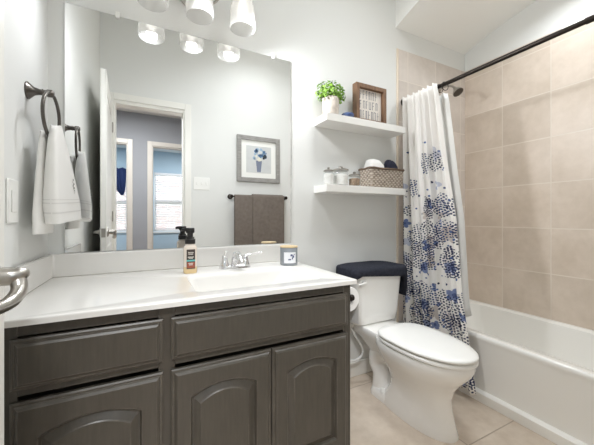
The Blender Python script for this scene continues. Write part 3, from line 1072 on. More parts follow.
for i, dx in enumerate((-0.196, 0.0, 0.203)):
    x = LX + dx
    mb = MB()
    mb.lathe(x, LY, [(0.008, LZ + 0.262), (0.008, LZ + 0.215), (0.020, LZ + 0.212), (0.026, LZ + 0.150), (0.022, LZ + 0.149)], 20)
    mb.tube([(x, LY, LZ + 0.255), (x, LY + 0.02, LZ + 0.272), (x, LY + 0.04, LZ + 0.273)], 0.007, 10, 4)
    mb.build('shade_holder', M['nickel'], vl, smooth=True)
    prof = [(0.022, 0.156), (0.036, 0.150), (0.047, 0.136), (0.055, 0.110), (0.0595, 0.075), (0.0622, 0.038), (0.063, 0.014), (0.061, 0.002), (0.059, 0.000), (0.0597, 0.012), (0.0590, 0.038), (0.0563, 0.075), (0.052, 0.109), (0.044, 0.133), (0.033, 0.147), (0.020, 0.153)]
    sh = MB().lathe(x, LY, [(r, LZ + h) for r, h in prof], 36, cap0=False, cap1=False).build('lamp_shade', M['shade'], vl, smooth=True)
    MB().lathe(x, LY, [(0.012, LZ + 0.157), (0.013, LZ + 0.135), (0.021, LZ + 0.115), (0.027, LZ + 0.095), (0.028, LZ + 0.080), (0.023, LZ + 0.060), (0.013, LZ + 0.050), (0.004, LZ + 0.047)], 20).build('bulb', M['bulb'], vl, smooth=True)
    ld = bpy.data.lights.new('vanity_bulb_light', 'POINT')
    ld.energy = VANITY_W * 0.3
    sp_ = bpy.data.lights.new('vanity_fill_spot', 'SPOT')  # added room fill, aimed forward from below the shade
    sp_.energy = VANITY_FILL_W * (0.75, 1.25, 1.6)[i]
    sp_.color = (0.95, 0.97, 1.0)
    sp_.spot_size = radians(168)
    sp_.spot_blend = 0.7
    sp_.shadow_soft_size = 0.05
    so = bpy.data.objects.new('vanity_fill_spot', sp_)
    C.objects.link(so)
    so.location = (x, LY - 0.02, LZ - 0.035)
    so.rotation_euler = Vector(((-0.5, -1.0, -0.45), (0.5, -1.0, -0.65), (1.1, -0.65, -0.75))[i]).to_track_quat('-Z', 'Y').to_euler()
    ld.color = (1.0, 0.955, 0.90)
    ld.shadow_soft_size = 0.03
    lo = bpy.data.objects.new('vanity_bulb_light', ld)
    C.objects.link(lo)
    lo.location = (x, LY, LZ + 0.012)

# ------------------------------------------------------------------ left wall: switch, towel ring, hand towel
t = thing('light_switch', (XL, 1.20, 1.092), 'white single rocker light switch on the left wall beside the hand towel', 'light switch')
MB().box(XL + 0.0002, XL + 0.006, 1.158, 1.238, 1.022, 1.156).build('switch_plate', M['plastic'], t, bevel=0.003)
MB().box(XL + 0.0062, XL + 0.0085, 1.180, 1.216, 1.056, 1.122).build('rocker', M['plastic'], t, bevel=0.0015)

RY, RZ = 1.334, 1.478
t = thing('towel_ring', (XL, RY, RZ), 'dark pewter towel ring on the left wall', 'towel ring')
MB().lathe_dir((XL + 0.0003, RY, RZ), (1, 0, 0), [(0.029, 0), (0.029, 0.004), (0.024, 0.009), (0.014, 0.020), (0.010, 0.034), (0.010, 0.040), (0.012, 0.042), (0.010, 0.045), (0.010, 0.052), (0.013, 0.056), (0.013, 0.068), (0.008, 0.074)], 24).build('post', M['pewter'], t, smooth=True)
MB().torus((XL + 0.066, RY + 0.004, RZ - 0.078), 0.080, 0.0055, (1, -0.07, 0), 44, 10).build('ring', M['pewter'], t, smooth=True)


def towel_loft(cx, cy, z0, z1, ly0, ly1, tx0, tx1, nw, ph, lean=0.0, skew=0.0, nz=26, n=72, sx=0.0):
    """hanging gathered towel: closed wavy section growing from the ring down to the hem"""
    rings = []
    for j in range(nz + 1):
        t = j / nz
        e = min(1.0, t * 1.25) ** 0.75
        ly = ly0 + (ly1 - ly0) * e
        tx = tx0 + (tx1 - tx0) * e
        ring = []
        for i in range(n):
            a = 2 * pi * i / n
            ca, sa = cos(a), sin(a)
            pw = 0.75
            u = math.copysign(abs(ca) ** pw, ca)
            v = math.copysign(abs(sa) ** pw, sa)
            wv = 0.13 * sin(u * nw + ph) * (0.3 + 0.7 * e)
            zz = z1 + (z0 - z1) * t + skew * u * t
            if j == 0:
                zz += 0.012 * (1 - u * u)
            ring.append((cx + sx * t + tx * (v + wv * 2.2), cy + lean * t + ly * u, zz))
        rings.append(ring)
    return rings


tw = thing('hand_towel', (-0.30, 1.36, 1.01), 'white hand towel folded through the pewter ring on the left wall', 'towel')
mb = MB()
mb.loft(towel_loft(-0.318, 1.338, 0.985, 1.335, 0.034, 0.100, 0.008, 0.016, 2.6, 2.2, 0.0, 0.0))
mb.build('back_fold', M['towel_white'], tw, smooth=True, angle=60)
mb = MB()
R = towel_loft(-0.284, 1.334, 1.030, 1.356, 0.032, 0.142, 0.013, 0.034, 3.2, 0.4, 0.058, 0.012, sx=0.012)
mb.loft(R)
fr = mb.build('front_fold', M['towel_white'], tw, smooth=True, angle=60)
# woven border bands and tiny embroidered motif
mb = MB()
for z0, z1 in ((1.062, 1.067), (1.094, 1.098), (1.106, 1.109)):
    def sect(z, grow):
        tt = (1.356 - z) / (1.356 - 1.030)
        jj = min(int(tt * 26), 25)
        f = tt * 26 - jj
        return [tuple(a + (b - a) * f + (g if k == 0 else 0) for k, (a, b, g) in enumerate(zip(p, q, (grow if p[0] > -0.28 else -grow, 0, 0)))) for p, q in zip(R[jj], R[jj + 1])]
    mb.loft([sect(z0, 0.0012), sect(z1, 0.0012)], False, False)
mb.build('woven_border', mat('woven_band', srgb(224, 223, 220), 0.9), tw, smooth=True)

def towel_x(y, z):
    tt = (1.356 - z) / (1.356 - 1.030)
    row = R[min(int(tt * 26), 25)]
    near = sorted(row, key=lambda p: abs(p[1] - y))[:6]
    return max(p[0] for p in near)


mb = MB()
for k_, (dy, dz, r_) in enumerate(((0, 0.030, 0.0035), (-0.002, 0.022, 0.0022), (0.003, 0.015, 0.004), (-0.003, 0.008, 0.0032), (0.001, 0.0, 0.0045), (0.0, -0.010, 0.003), (0.002, -0.018, 0.002))):
    yy, zz = 1.372 + dy, 1.150 + dz
    mb.ball((towel_x(yy, zz) + 0.0004, yy, zz), r_, 10, 6, sx=0.35)
mb.build('embroidered_motif', mat('grey_embroidery', srgb(150, 148, 144), 0.8), fr, smooth=True)['label'] = 'small grey embroidered motif'

# ------------------------------------------------------------------ floating shelves
for z, lab in ((1.638, 'upper white floating shelf above the toilet with the plant and frame'),
               (1.230, 'lower white floating shelf above the toilet with jars and basket')):
    o = MB().box(0.915, 1.530, YB - 0.146, YB - 0.0005, z - 0.042, z).build('floating_shelf', M['shelf'], bevel=0.0015)
    tag(o, lab, 'shelf', 'floating shelves over the toilet')

# potted plant
PX, PY, PZ = 0.986, 1.497, 1.638
pt = thing('potted_plant', (PX, PY, PZ), 'small bushy green plant in a carved white pot on the upper shelf', 'plant')
MB().lathe(PX, PY, [(0.044, PZ + 0.0003), (0.047, PZ + 0.004), (0.0495, PZ + 0.06), (0.052, PZ + 0.108), (0.050, PZ + 0.112), (0.046, PZ + 0.110), (0.045, PZ + 0.098)], 32).build('pot', M['pot'], pt, smooth=True)
MB().lathe(PX, PY, [(0.0445, PZ + 0.0985), (0.0440, PZ + 0.1015), (0.02, PZ + 0.104)], 24).build('soil', M['soil'], pt, smooth=True)
mb = MB()
rnd = random.Random(3)
for i in range(420):
    a = rnd.uniform(0, 2 * pi)
    el = math.asin(rnd.uniform(-0.45, 1.0))
    rr = rnd.uniform(0.55, 1.0)
    cx = PX + 0.100 * rr * cos(el) * cos(a)
    cy = PY + 0.064 * rr * cos(el) * sin(a)
    cz = PZ + 0.138 + 0.084 * rr * sin(el)
    nrm = Vector((cos(el) * cos(a), cos(el) * sin(a), sin(el) + 0.4)).normalized()
    nrm = (nrm + Vector((rnd.uniform(-.5, .5), rnd.uniform(-.5, .5), rnd.uniform(-.3, .5)))).normalized()
    u = nrm.orthogonal().normalized()
    u.rotate(Matrix.Rotation(rnd.uniform(0, 6.28), 3, nrm))
    w = nrm.cross(u)
    L, Wd = rnd.uniform(0.018, 0.030), rnd.uniform(0.010, 0.016)
    c0 = Vector((cx, cy, cz))
    pts = [c0 - u * L * .5, c0 - u * .1 * L + w * Wd * .5 + nrm * .002, c0 + u * L * .5 - nrm * .003, c0 - u * .1 * L - w * Wd * .5 + nrm * .002]
    vv = [mb.bm.verts.new(p) for p in pts] + [mb.bm.verts.new(c0 - nrm * 0.001)]
    mb.bm.faces.new((vv[0], vv[1], vv[4]))
    mb.bm.faces.new((vv[1], vv[2], vv[4]))
    mb.bm.faces.new((vv[2], vv[3], vv[4]))
    mb.bm.faces.new((vv[3], vv[0], vv[4]))
fo = mb.build('foliage', M['leaf'], pt)
mb = MB()
for i in range(10):
    a = i * 0.628
    mb.tube([(PX + 0.015 * cos(a), PY + 0.015 * sin(a), PZ + 0.10), (PX + 0.04 * cos(a), PY + 0.035 * sin(a), PZ + 0.16)], 0.0016, 6)
mb.build('stems', M['leaf'], pt)

# small blue bowl
BXc, BYc = 1.092, 1.470
o = MB().lathe(BXc, BYc, [(0.020, 1.6383), (0.024, 1.641), (0.036, 1.648), (0.040, 1.658), (0.039, 1.663), (0.034, 1.668), (0.018, 1.671)], 28).build('trinket_dish', M['blue_glaze'], smooth=True)
tag(o, 'small round navy blue lidded dish between plant and frame on the upper shelf', 'dish')

# wooden frame with lettered board, turned slightly
fx0, fx1, fz = 1.165, 1.412, 1.638
ft2 = thing('framed_sign', ((fx0 + fx1) / 2, 1.50, fz), 'brown wooden box frame with a whitewashed lettered board on the upper shelf', 'framed sign')
fy0, fy1 = 1.478, 1.520
H = 0.246
mb = MB()
mb.box(fx0, fx0 + 0.026, fy0, fy1, fz + 0.0003, fz + H).box(fx1 - 0.026, fx1, fy0, fy1, fz + 0.0003, fz + H)
mb.box(fx0 + 0.026, fx1 - 0.026, fy0, fy1, fz + 0.0003, fz + 0.026).box(fx0 + 0.026, fx1 - 0.026, fy0, fy1, fz + H - 0.026, fz + H)
mb.build('frame', M['wood_brown'], ft2, bevel=0.002)
bd = MB().box(fx0 + 0.026, fx1 - 0.026, fy1 - 0.018, fy1 - 0.006, fz + 0.026, fz + H - 0.026).build('board', M['board'], ft2)
mb = MB()
rnd = random.Random(11)
yl = fy1 - 0.0185
for z0, z1 in ((0.160, 0.212), (0.098, 0.148), (0.036, 0.086)):
    x = fx0 + 0.044
    while x < fx1 - 0.054:
        w = rnd.uniform(0.010, 0.018)
        kind = rnd.randrange(4)
        mb.box(x, x + 0.0035, yl - 0.0004, yl, fz + z0, fz + z1)
        if kind in (0, 2):
            mb.box(x + w - 0.0035, x + w, yl - 0.0004, yl, fz + z0, fz + z1)
        if kind in (0, 1):
            mb.box(x + 0.0035, x + w - 0.0035, yl - 0.0004, yl, fz + z1 - 0.004, fz + z1)
        if kind in (1, 3):
            mb.box(x + 0.0035, x + w - 0.0035, yl - 0.0004, yl, fz + (z0 + z1) / 2, fz + (z0 + z1) / 2 + 0.003)
        if kind == 2:
            mb.box(x + 0.0035, x + w - 0.0035, yl - 0.0004, yl, fz + z0, fz + z0 + 0.004)
        x += w + rnd.uniform(0.008, 0.014)
mb.build('lettering', M['ink'], bd)


# jars
def jar(x, y, z, r, h, fill, filltop, lidr, label):
    t = thing('storage_jar', (x, y, z), label, 'jar', 'glass jars on the lower shelf')
    MB().lathe(x, y, [(r * 0.94, z + 0.0003), (r, z + 0.004), (r, z + h * 0.86), (r * 0.86, z + h * 0.95), (r * 0.86, z + h), (r * 0.82, z + h), (r * 0.82, z + h * 0.95), (r * 0.95, z + h * 0.85), (r * 0.95, z + 0.006)], 28).build('jar_glass', M['glass'], t, smooth=True)
    MB().lathe(x, y, [(r * 0.90, z + 0.0075), (r * 0.945, z + 0.012), (r * 0.945, z + filltop * 0.84), (r * 0.7, z + filltop * 0.92)], 24).build('contents', fill, t, smooth=True)
    MB().lathe(x, y, [(lidr, z + h + 0.0005), (lidr, z + h + 0.007), (lidr * 0.85, z + h + 0.011), (lidr * 0.25, z + h + 0.013), (lidr * 0.22, z + h + 0.018), (lidr * 0.3, z + h + 0.024), (lidr * 0.1, z + h + 0.028)], 28).build('jar_lid', M['nickel'], t, smooth=True)


LS = 1.230
jar(0.965, 1.487, LS, 0.031, 0.080, M['cotton'], 0.074, 0.030, 'small glass jar of white cotton at the left end of the lower shelf')
jar(1.056, 1.492, LS, 0.046, 0.092, M['cotton'], 0.078, 0.048, 'wider glass jar with broad silver lid, second on the lower shelf')
jar(1.138, 1.464, LS, 0.034, 0.062, M['tan_fill'], 0.052, 0.036, 'low glass jar of tan bits beside the wicker basket')

# wicker basket
bk = thing('wicker_basket', (1.39, 1.49, LS), 'grey-brown rectangular wicker basket at the right of the lower shelf', 'basket')
mb = MB()
x0, x1, y0, y1, hB = 1.245, 1.528, 1.434, 1.562, 0.118
secs = []
for (i, z) in ((0.012, 0.0004), (0.006, 0.004), (0.0, hB), (0.004, hB + 0.005), (0.009, hB), (0.015, 0.008)):
    secs.append(rrect(x0 + i, x1 - i, y0 + i, y1 - i, LS + z, 0.018, 4))
mb.loft(secs)
uvl = mb.bm.loops.layers.uv.new('UVMap')
for f in mb.bm.faces:
    for l in f.loops:
        co = l.vert.co
        l[uvl].uv = ((co.x + co.y), co.z)
mb.build('basket_body', M['wicker'], bk, smooth=True)
mb = MB()
rim = rrect(x0 - 0.001, x1 + 0.001, y0 - 0.001, y1 + 0.001, LS + hB + 0.003, 0.018, 4)
rim2 = [Vector(p) for p in rim]
nR = 120
pts = []
for kk in range(nR + 1):
    q = kk / nR * len(rim2)
    i = int(q) % len(rim2)
    f = q - int(q)
    p = rim2[i].lerp(rim2[(i + 1) % len(rim2)], f)
    pts.append(p + Vector((0, 0, 0.002 * sin(kk * 1.3))))
mb.tube(pts, 0.006, 8)
mb.build('basket_rim', M['wicker_dark'], bk, smooth=True)
# folded white washcloth and navy cloth in the basket
mb = MB()
mb.loft([rrect(1.264 + i, 1.400 - i2, 1.460 + i, 1.542 - i, LS + z, 0.02) for i, i2, z in ((0.01, 0.02, 0.012), (0, 0.02, 0.05), (0.0, 0.01, 0.125), (0.004, 0.015, 0.150), (0.010, 0.045, 0.178), (0.022, 0.070, 0.184))])
tag(mb.build('tissue_pack', M['paper'], smooth=True, angle=60), 'white paper tissue pack standing in the wicker basket', 'tissues')
mb = MB()
rings = []
for z, s in ((0.012, 0.75), (0.05, 0.85), (0.120, 0.9), (0.150, 0.9), (0.176, 0.66), (0.190, 0.35)):
    rings.append([(1.462 + 0.058 * s * cos(a) + 0.006 * sin(3 * a + z * 40), 1.500 + 0.050 * s * sin(a) + 0.004 * cos(4 * a), LS + z + 0.005 * sin(2 * a + 1)) for a in [2 * pi * i / 28 for i in range(28)]])
mb.loft(rings)
tag(mb.build('folded_cloth', M['navy_cloth'], smooth=True, angle=70), 'dark navy cloth bundled in the right half of the wicker basket', 'cloth')

# ------------------------------------------------------------------ toilet
TX = 1.262
tt = thing('toilet', (TX, 1.2, 0), 'white two-piece elongated toilet with closed lid between vanity and bathtub', 'toilet')


def egg(cx, yb, yf, w, z, n=48, mid=0.40, pb=0.62, pf=1.0, dz=0.0):
    """plan outline: blunt towards the wall (yb), rounded oval towards the front (yf)"""
    ym = yb + (yf - yb) * mid
    pts = []
    for i in range(n):
        a = 2 * pi * i / n
        ca, sa = cos(a), sin(a)
        if sa >= 0:
            x = math.copysign(abs(ca) ** pb, ca) * w
            y = ym + (yb - ym) * abs(sa) ** pb
        else:
            x = math.copysign(abs(ca) ** pf, ca) * w
            y = ym + (yf - ym) * abs(sa) ** pf
        pts.append((cx + x, y, z))
    return pts


mb = MB()
# pedestal and bowl
secs = [(1.330, 0.893, 0.104, 0.0005, 0.45), (1.330, 0.893, 0.105, 0.012, 0.45), (1.310, 0.903, 0.098, 0.05, 0.45), (1.250, 0.915, 0.091, 0.12, 0.42), (1.235, 0.916, 0.092, 0.18, 0.40),
        (1.245, 0.895, 0.112, 0.235, 0.42), (1.265, 0.856, 0.137, 0.285, 0.44), (1.285, 0.820, 0.154, 0.325, 0.44), (1.300, 0.803, 0.160, 0.355, 0.44), (1.300, 0.800, 0.160, 0.378, 0.44), (1.298, 0.804, 0.156, 0.388, 0.44)]
mb.loft([egg(TX + 0.016 - 0.034 * min(1.0, z / 0.36), yb, yf, w, z, mid=m_, pb=0.7, pf=0.92) for yb, yf, w, z, m_ in secs])
# deck that carries the tank
mb.loft([rrect(TX - w, TX + w, y0, y1, z, 0.04) for w, y0, y1, z in ((0.07, 1.22, 1.40, 0.25), (0.095, 1.20, 1.47, 0.315), (0.118, 1.20, 1.535, 0.352), (0.125, 1.20, 1.55, 0.388), (0.120, 1.20, 1.545, 0.395))])
# S-shaped trapway bulging at both sides
mb.tube([(TX, 1.08, 0.15), (TX, 1.16, 0.245), (TX, 1.26, 0.285), (TX, 1.345, 0.255), (TX, 1.375, 0.185), (TX, 1.345, 0.115), (TX, 1.345, 0.004)],
        [0.060, 0.080, 0.082, 0.074, 0.066, 0.062, 0.070], 24, 6)
# foot with bolt bosses
mb.loft([rrect(TX + 0.016 - w, TX + 0.016 + w, y0, y1, z, 0.05) for w, y0, y1, z in ((0.094, 1.14, 1.40, 0.0006), (0.094, 1.14, 1.40, 0.02), (0.088, 1.15, 1.39, 0.045), (0.07, 1.17, 1.37, 0.06))])
mb.build('bowl', M['china'], tt, smooth=True, angle=50)
for s in (-1, 1):
    MB().lathe(TX + 0.016 + s * 0.076, 1.285, [(0.016, 0.046), (0.016, 0.056), (0.010, 0.066), (0.003, 0.068)], 18).build('bolt_cap', M['plastic'], tt, smooth=True)
# seat ring and lid
SYB, SYF, SW = 1.262, 0.787, 0.162
TS = 1.243
MB().loft([egg(TS, SYB - i, SYF + i, SW - i, z, mid=0.42, pb=0.6, pf=0.95) for i, z in ((0.006, 0.3925), (0.0, 0.396), (0.0, 0.405), (0.006, 0.410))]).build('seat', M['plastic'], tt, smooth=True)
MB().loft([egg(TS, SYB + 0.004 - i, SYF - 0.002 + i, SW + 0.001 - i, z, mid=0.42, pb=0.6, pf=0.95) for i, z in
           ((0.006, 0.4165), (0.0, 0.420), (0.0, 0.426), (0.006, 0.4325), (0.04, 0.438), (0.10, 0.441), (0.165, 0.442))]).build('lid', M['plastic'], tt, smooth=True, angle=60)
for s in (-1, 1):
    MB().lathe_dir((TX + s * 0.065, 1.262, 0.402), (s, 0, 0), [(0.014, -0.022), (0.016, -0.02), (0.016, 0.02), (0.014, 0.022)], 16).build('lid_hinge', M['plastic'], tt, smooth=True)
# tank
tk = MB().loft([rrect(TX - w, TX + w, y0, 1.556, z, 0.045, 8) for w, y0, z in ((0.150, 1.400, 0.3955), (0.166, 1.385, 0.410), (0.172, 1.380, 0.46), (0.188, 1.365, 0.70))]).build('tank', M['china'], tt, smooth=True, angle=60)
MB().loft([rrect(TX - w, TX + w, y0, 1.560, z, 0.045, 8) for w, y0, z in ((0.192, 1.360, 0.7003), (0.199, 1.352, 0.706), (0.199, 1.352, 0.728), (0.194, 1.358, 0.736))]).build('tank_lid', M['china'], tt, smooth=True, angle=60)
mb = MB()
mb.lathe_dir((TX - 0.130, 1.3665, 0.662), (0, -1, 0), [(0.014, 0), (0.014, 0.006), (0.008, 0.010), (0.008, 0.018)], 16)
mb.tube([(TX - 0.130, 1.350, 0.662), (TX - 0.155, 1.346, 0.660), (TX - 0.182, 1.348, 0.655)], [0.006, 0.006, 0.005], 10, 4)
mb.build('flush_lever', M['plastic'], tt, smooth=True)

# navy plush cover draped over the tank lid
mb = MB()
cov = []
n = 0
outl = lambda g, z, r: rrect(TX - 0.201 - g, TX + 0.201 + g, 1.350 - g, 1.5635, z, r, 10)


def drape(g, z, amp, flat):
    pts = outl(g, z, 0.048)
    out = []
    for (x, y, zz) in pts:
        side = abs(x - TX) / 0.2
        # hangs lower at the two sides than across the front
        drop = amp * max(0.0, (side - 0.70) / 0.30) ** 1.5 * (1.0 if x < TX else 5.0)
        drop = min(drop, amp * 6)
        out.append((x, y, zz - drop + 0.003 * sin(x * 60 + y * 30)))
    return out


cov = [drape(0.001, 0.712, 0.028, 0), drape(0.011, 0.712, 0.028, 0), drape(0.014, 0.722, 0.022, 0), drape(0.013, 0.736, 0.004, 0),
       outl(0.006, 0.741, 0.05), outl(-0.02, 0.745, 0.05), outl(-0.06, 0.747, 0.04), outl(-0.095, 0.748, 0.006)]
inner = [outl(0.0008, 0.7385, 0.048), drape(0.0009, 0.730, 0.004, 0)]
mb.loft([outl(-0.07, 0.7372, 0.03), outl(0.0006, 0.7372, 0.048)] + cov, True, True)
tag(mb.build('tank_cover', M['navy_plush'], smooth=True, angle=80), 'dark navy plush cover draped over the toilet tank lid', 'tank cover')

# water supply: valve on the wall and white hose up to the tank
vv = thing('water_supply', (1.06, 1.54, 0.2), 'white water supply hose and valve low on the wall left of the toilet', 'water supply')
MB().lathe_dir((1.070, YB - 0.0005, 0.170), (0, -1, 0), [(0.026, 0), (0.026, 0.003), (0.010, 0.006), (0.009, 0.05), (0.013, 0.052), (0.013, 0.075), (0.008, 0.078)], 18).build('valve', M['chrome'], vv, smooth=True)
MB().tube([(1.070, 1.515, 0.172), (1.10, 1.500, 0.155), (1.16, 1.488, 0.150), (1.205, 1.486, 0.165), (1.222, 1.486, 0.200), (1.200, 1.486, 0.250), (1.165, 1.486, 0.300), (1.140, 1.486, 0.345), (1.134, 1.486, 0.374)], 0.0075, 10, 8).build('hose', M['hose'], vv, smooth=True)
MB().lathe(1.134, 1.486, [(0.015, 0.368), (0.015, 0.390), (0.011, 0.3945)], 14).build('coupling', M['plastic'], vv, smooth=True)

# toilet paper holder on the vanity side and its roll
hx, hy, hz = 0.799, 1.06, 0.690
th = thing('paper_holder', (VX1, 1.17, hz), 'dark bronze toilet paper holder on the right side of the vanity', 'paper holder')
mb = MB()
mb.lathe_dir((VX1 + 0.0003, 1.192, hz), (1, 0, 0), [(0.024, 0), (0.024, 0.005), (0.010, 0.012), (0.008, 0.055)], 18)
mb.tube([(hx - 0.002, 1.192, hz), (hx, 1.17, hz), (hx, 1.05, hz)], 0.0075, 12, 3)
mb.lathe_dir((hx, 1.056, hz), (0, -1, 0), [(0.008, 0), (0.014, 0.004), (0.015, 0.010), (0.010, 0.018), (0.003, 0.020)], 18)
mb.build('arm', M['bronze'], th, smooth=True)
rl = thing('toilet_paper', (hx, 1.11, hz), 'white toilet paper roll on the dark holder beside the vanity', 'toilet paper')
mb = MB()
rc = hz - 0.0125
mb.bm.free()
mb = MB()
nseg = 36
rings = []
for (r, y) in ((0.0205, 1.064), (0.053, 1.064), (0.0545, 1.067), (0.0545, 1.161), (0.053, 1.164), (0.0205, 1.164)):
    rings.append([(hx + 0.001 + r * cos(2 * pi * i / nseg), y, rc + r * sin(2 * pi * i / nseg)) for i in range(nseg)])
rings.append(rings[0])
mb.loft(rings, False, False)
mb.build('roll', M['paper'], rl, smooth=True)
MB().box(hx + 0.0545, hx + 0.0555, 1.067, 1.161, rc - 0.12, rc + 0.002).build('loose_sheet', M['paper'], rl)

# ------------------------------------------------------------------ bathtub
BT = thing('bathtub', (2.03, 0.77, 0), 'white alcove bathtub with plain apron along the tiled right wall', 'bathtub')
TX0, TX1, TY0, TY1, TZ = 1.690, XR - 0.0085, YF + 0.002, YB - 0.0085, 0.372
mb = MB()


def tub_outer(ix, z):
    return rrect(TX0 + ix, TX1, TY0, TY1, z, 0.004, 8)


sec = [rrect(TX0 - 0.012, TX1, TY0, TY1, 0.0005, 0.004, 8), rrect(TX0 - 0.012, TX1, TY0, TY1, 0.048, 0.004, 8), rrect(TX0 - 0.004, TX1, TY0, TY1, 0.056, 0.004, 8),
       rrect(TX0 + 0.010, TX1, TY0, TY1, 0.060, 0.004, 8), rrect(TX0 + 0.006, TX1, TY0, TY1, 0.325, 0.004, 8), rrect(TX0 + 0.002, TX1, TY0, TY1, 0.342, 0.004, 8),
       rrect(TX0, TX1, TY0, TY1, 0.352, 0.004, 8), rrect(TX0 + 0.002, TX1, TY0, TY1, 0.365, 0.004, 8), rrect(TX0 + 0.010, TX1, TY0, TY1, TZ, 0.004, 8)]
for (a, b, c, d, z, r) in ((0.050, 0.040, 0.06, 0.07, TZ, 0.09), (0.060, 0.050, 0.07, 0.08, TZ - 0.008, 0.09), (0.085, 0.075, 0.12, 0.11, 0.20, 0.10), (0.115, 0.10, 0.18, 0.15, 0.09, 0.11), (0.17, 0.15, 0.26, 0.21, 0.065, 0.12)):
    sec.append(rrect(TX0 + a, TX1 - b, TY0 + c, TY1 - d, z, r, 8))
mb.loft(sec)
mb.build('tub_shell', M['acrylic'], BT, smooth=True, angle=40)
MB().lathe(2.03, 1.25, [(0.028, 0.0655), (0.030, 0.069), (0.012, 0.070)], 20).build('drain', M['chrome'], BT, smooth=True)
MB().lathe_dir((2.03, 1.448, 0.27), (0, -1, 0), [(0.036, 0), (0.036, 0.006), (0.02, 0.010)], 24).build('overflow_plate', M['chrome'], BT, smooth=True)

# shower head
sh = thing('shower_fixture', (2.03, YB - 0.008, 2.03), 'small round shower head on a bent arm high on the tiled end wall', 'shower head')
MB().lathe_dir((2.03, YB - 0.0085, 2.035), (0, -1, 0), [(0.028, 0), (0.028, 0.004), (0.012, 0.010)], 20).build('flange', M['nickel'], sh, smooth=True)
MB().tube([(2.03, YB - 0.012, 2.035), (2.03, 1.50, 2.035), (2.03, 1.45, 2.015), (2.03, 1.43, 1.995)], 0.0085, 12, 5).build('shower_arm', M['nickel'], sh, smooth=True)
dirn = Vector((0, -0.55, -0.83)).normalized()
MB().lathe_dir((2.03, 1.432, 1.998), dirn, [(0.010, 0), (0.014, 0.012), (0.018, 0.022), (0.036, 0.045), (0.038, 0.056)], 24).build('head', M['nickel'], sh, smooth=True)
p = Vector((2.03, 1.432, 1.998)) + dirn * 0.0562
MB().lathe_dir(p, dirn, [(0.035, 0), (0.035, 0.002), (0.03, 0.003)], 24).build('spray_face', M['pewter'], sh, smooth=True)

# curtain rod, rings, curtain, liner
RX, RZ_ = 1.657, 1.869
rd = thing('curtain_rod', (RX, 0.78, RZ_), 'dark bronze straight curtain rod across the tub alcove', 'curtain rod')
MB().tube([(RX, YB - 0.012, RZ_), (RX, 0.56, RZ_)], 0.0125, 18).build('rod', M['bronze'], rd, smooth=True)
MB().tube([(RX, 0.567, RZ_), (RX, YF + 0.004, RZ_)], 0.0148, 18).build('rod_sleeve', M['bronze'], rd, smooth=True)
MB().lathe_dir((RX, YB - 0.0082, RZ_), (0, -1, 0), [(0.026, 0), (0.027, 0.006), (0.024, 0.018), (0.015, 0.024)], 22).build('end_flange', M['bronze'], rd, smooth=True)
MB().lathe_dir((RX, YF + 0.0002, RZ_), (0, 1, 0), [(0.026, 0), (0.027, 0.006), (0.024, 0.018), (0.015, 0.024)], 22).build('end_flange', M['bronze'], rd, smooth=True)

YLO = [(1.86, 1.225), (1.79, 1.209), (1.32, 1.150), (1.03, 1.108), (0.56, 1.080), (0.24, 1.034), (0.04, 1.015)]


def ylo(z):
    for (za, ya), (zb, yb_) in zip(YLO[:-1], YLO[1:]):
        if z >= zb:
            f = (z - zb) / (za - zb)
            return yb_ + (ya - yb_) * min(f, 1)
    return YLO[-1][1]


NF = 7.0


def curtain_pt(s, z, dx=0.0, hi=1.540, lo=None, nf=NF, ph=0.0, amp=1.0):
    t = (1.86 - z) / 1.82
    y1 = ylo(z) + 0.035 * min(1.0, max(0.0, z / 1.5)) if lo is None else lo(z)
    y = hi + (y1 - hi) * s
    a = (0.021 + 0.010 * t) * amp
    w = sin(2 * pi * nf * s + ph) + 0.30 * sin(2 * pi * nf * 2 * s + 1.1 + 2.0 * t)
    w *= 0.75 + 0.25 * sin(9 * s + 3 * t)
    skew = 0.012 * cos(2 * pi * nf * s + ph)
    xc = RX - 0.042 + 0.012 * t + dx
    return Vector((xc + a * w, y + skew * (1 - 2 * abs(s - 0.5)) , z))


def curtain_mesh(z1, z0, m, name, ns=230, nz=64, flip=False, **kw):
    mb = MB()
    uvl = mb.bm.loops.layers.uv.new('UVMap')
    rows, us = [], []
    # arc length of a middle row, so the print keeps its true size across the folds
    acc = [0.0]
    for i in range(ns):
        acc.append(acc[-1] + (curtain_pt((i + 1) / ns, 0.8, **kw) - curtain_pt(i / ns, 0.8, **kw)).length)
    for j in range(nz + 1):
        z = z1 + (z0 - z1) * j / nz
        row = []
        for i in range(ns + 1):
            p = curtain_pt(i / ns, z, **kw)
            # shirred heading: tops dip between the hooks
            if j == 0:
                p.z += 0.004 * sin(2 * pi * NF * i / ns * 2)
            if j == nz:
                p.z += 0.006 * sin(2 * pi * NF * i / ns + 1)
            row.append(mb.bm.verts.new(p))
        rows.append(row)
    for j in range(nz):
        for i in range(ns):
            f = mb.bm.faces.new((rows[j][i], rows[j][i + 1], rows[j + 1][i + 1], rows[j + 1][i]))
            zz = [z1 + (z0 - z1) * q / nz for q in (j, j, j + 1, j + 1)]
            uu = [0.7 * q for q in (acc[i], acc[i + 1], acc[i + 1], acc[i])]
            for l, u_, z_ in zip(f.loops, uu, zz):
                l[uvl].uv = (u_, z_)
    bmesh.ops.recalc_face_normals(mb.bm, faces=mb.bm.faces)
    o = mb.build(name, m, smooth=True, angle=180)
    sd = o.modifiers.new('cloth', 'SOLIDIFY')
    sd.thickness = 0.0012
    return o


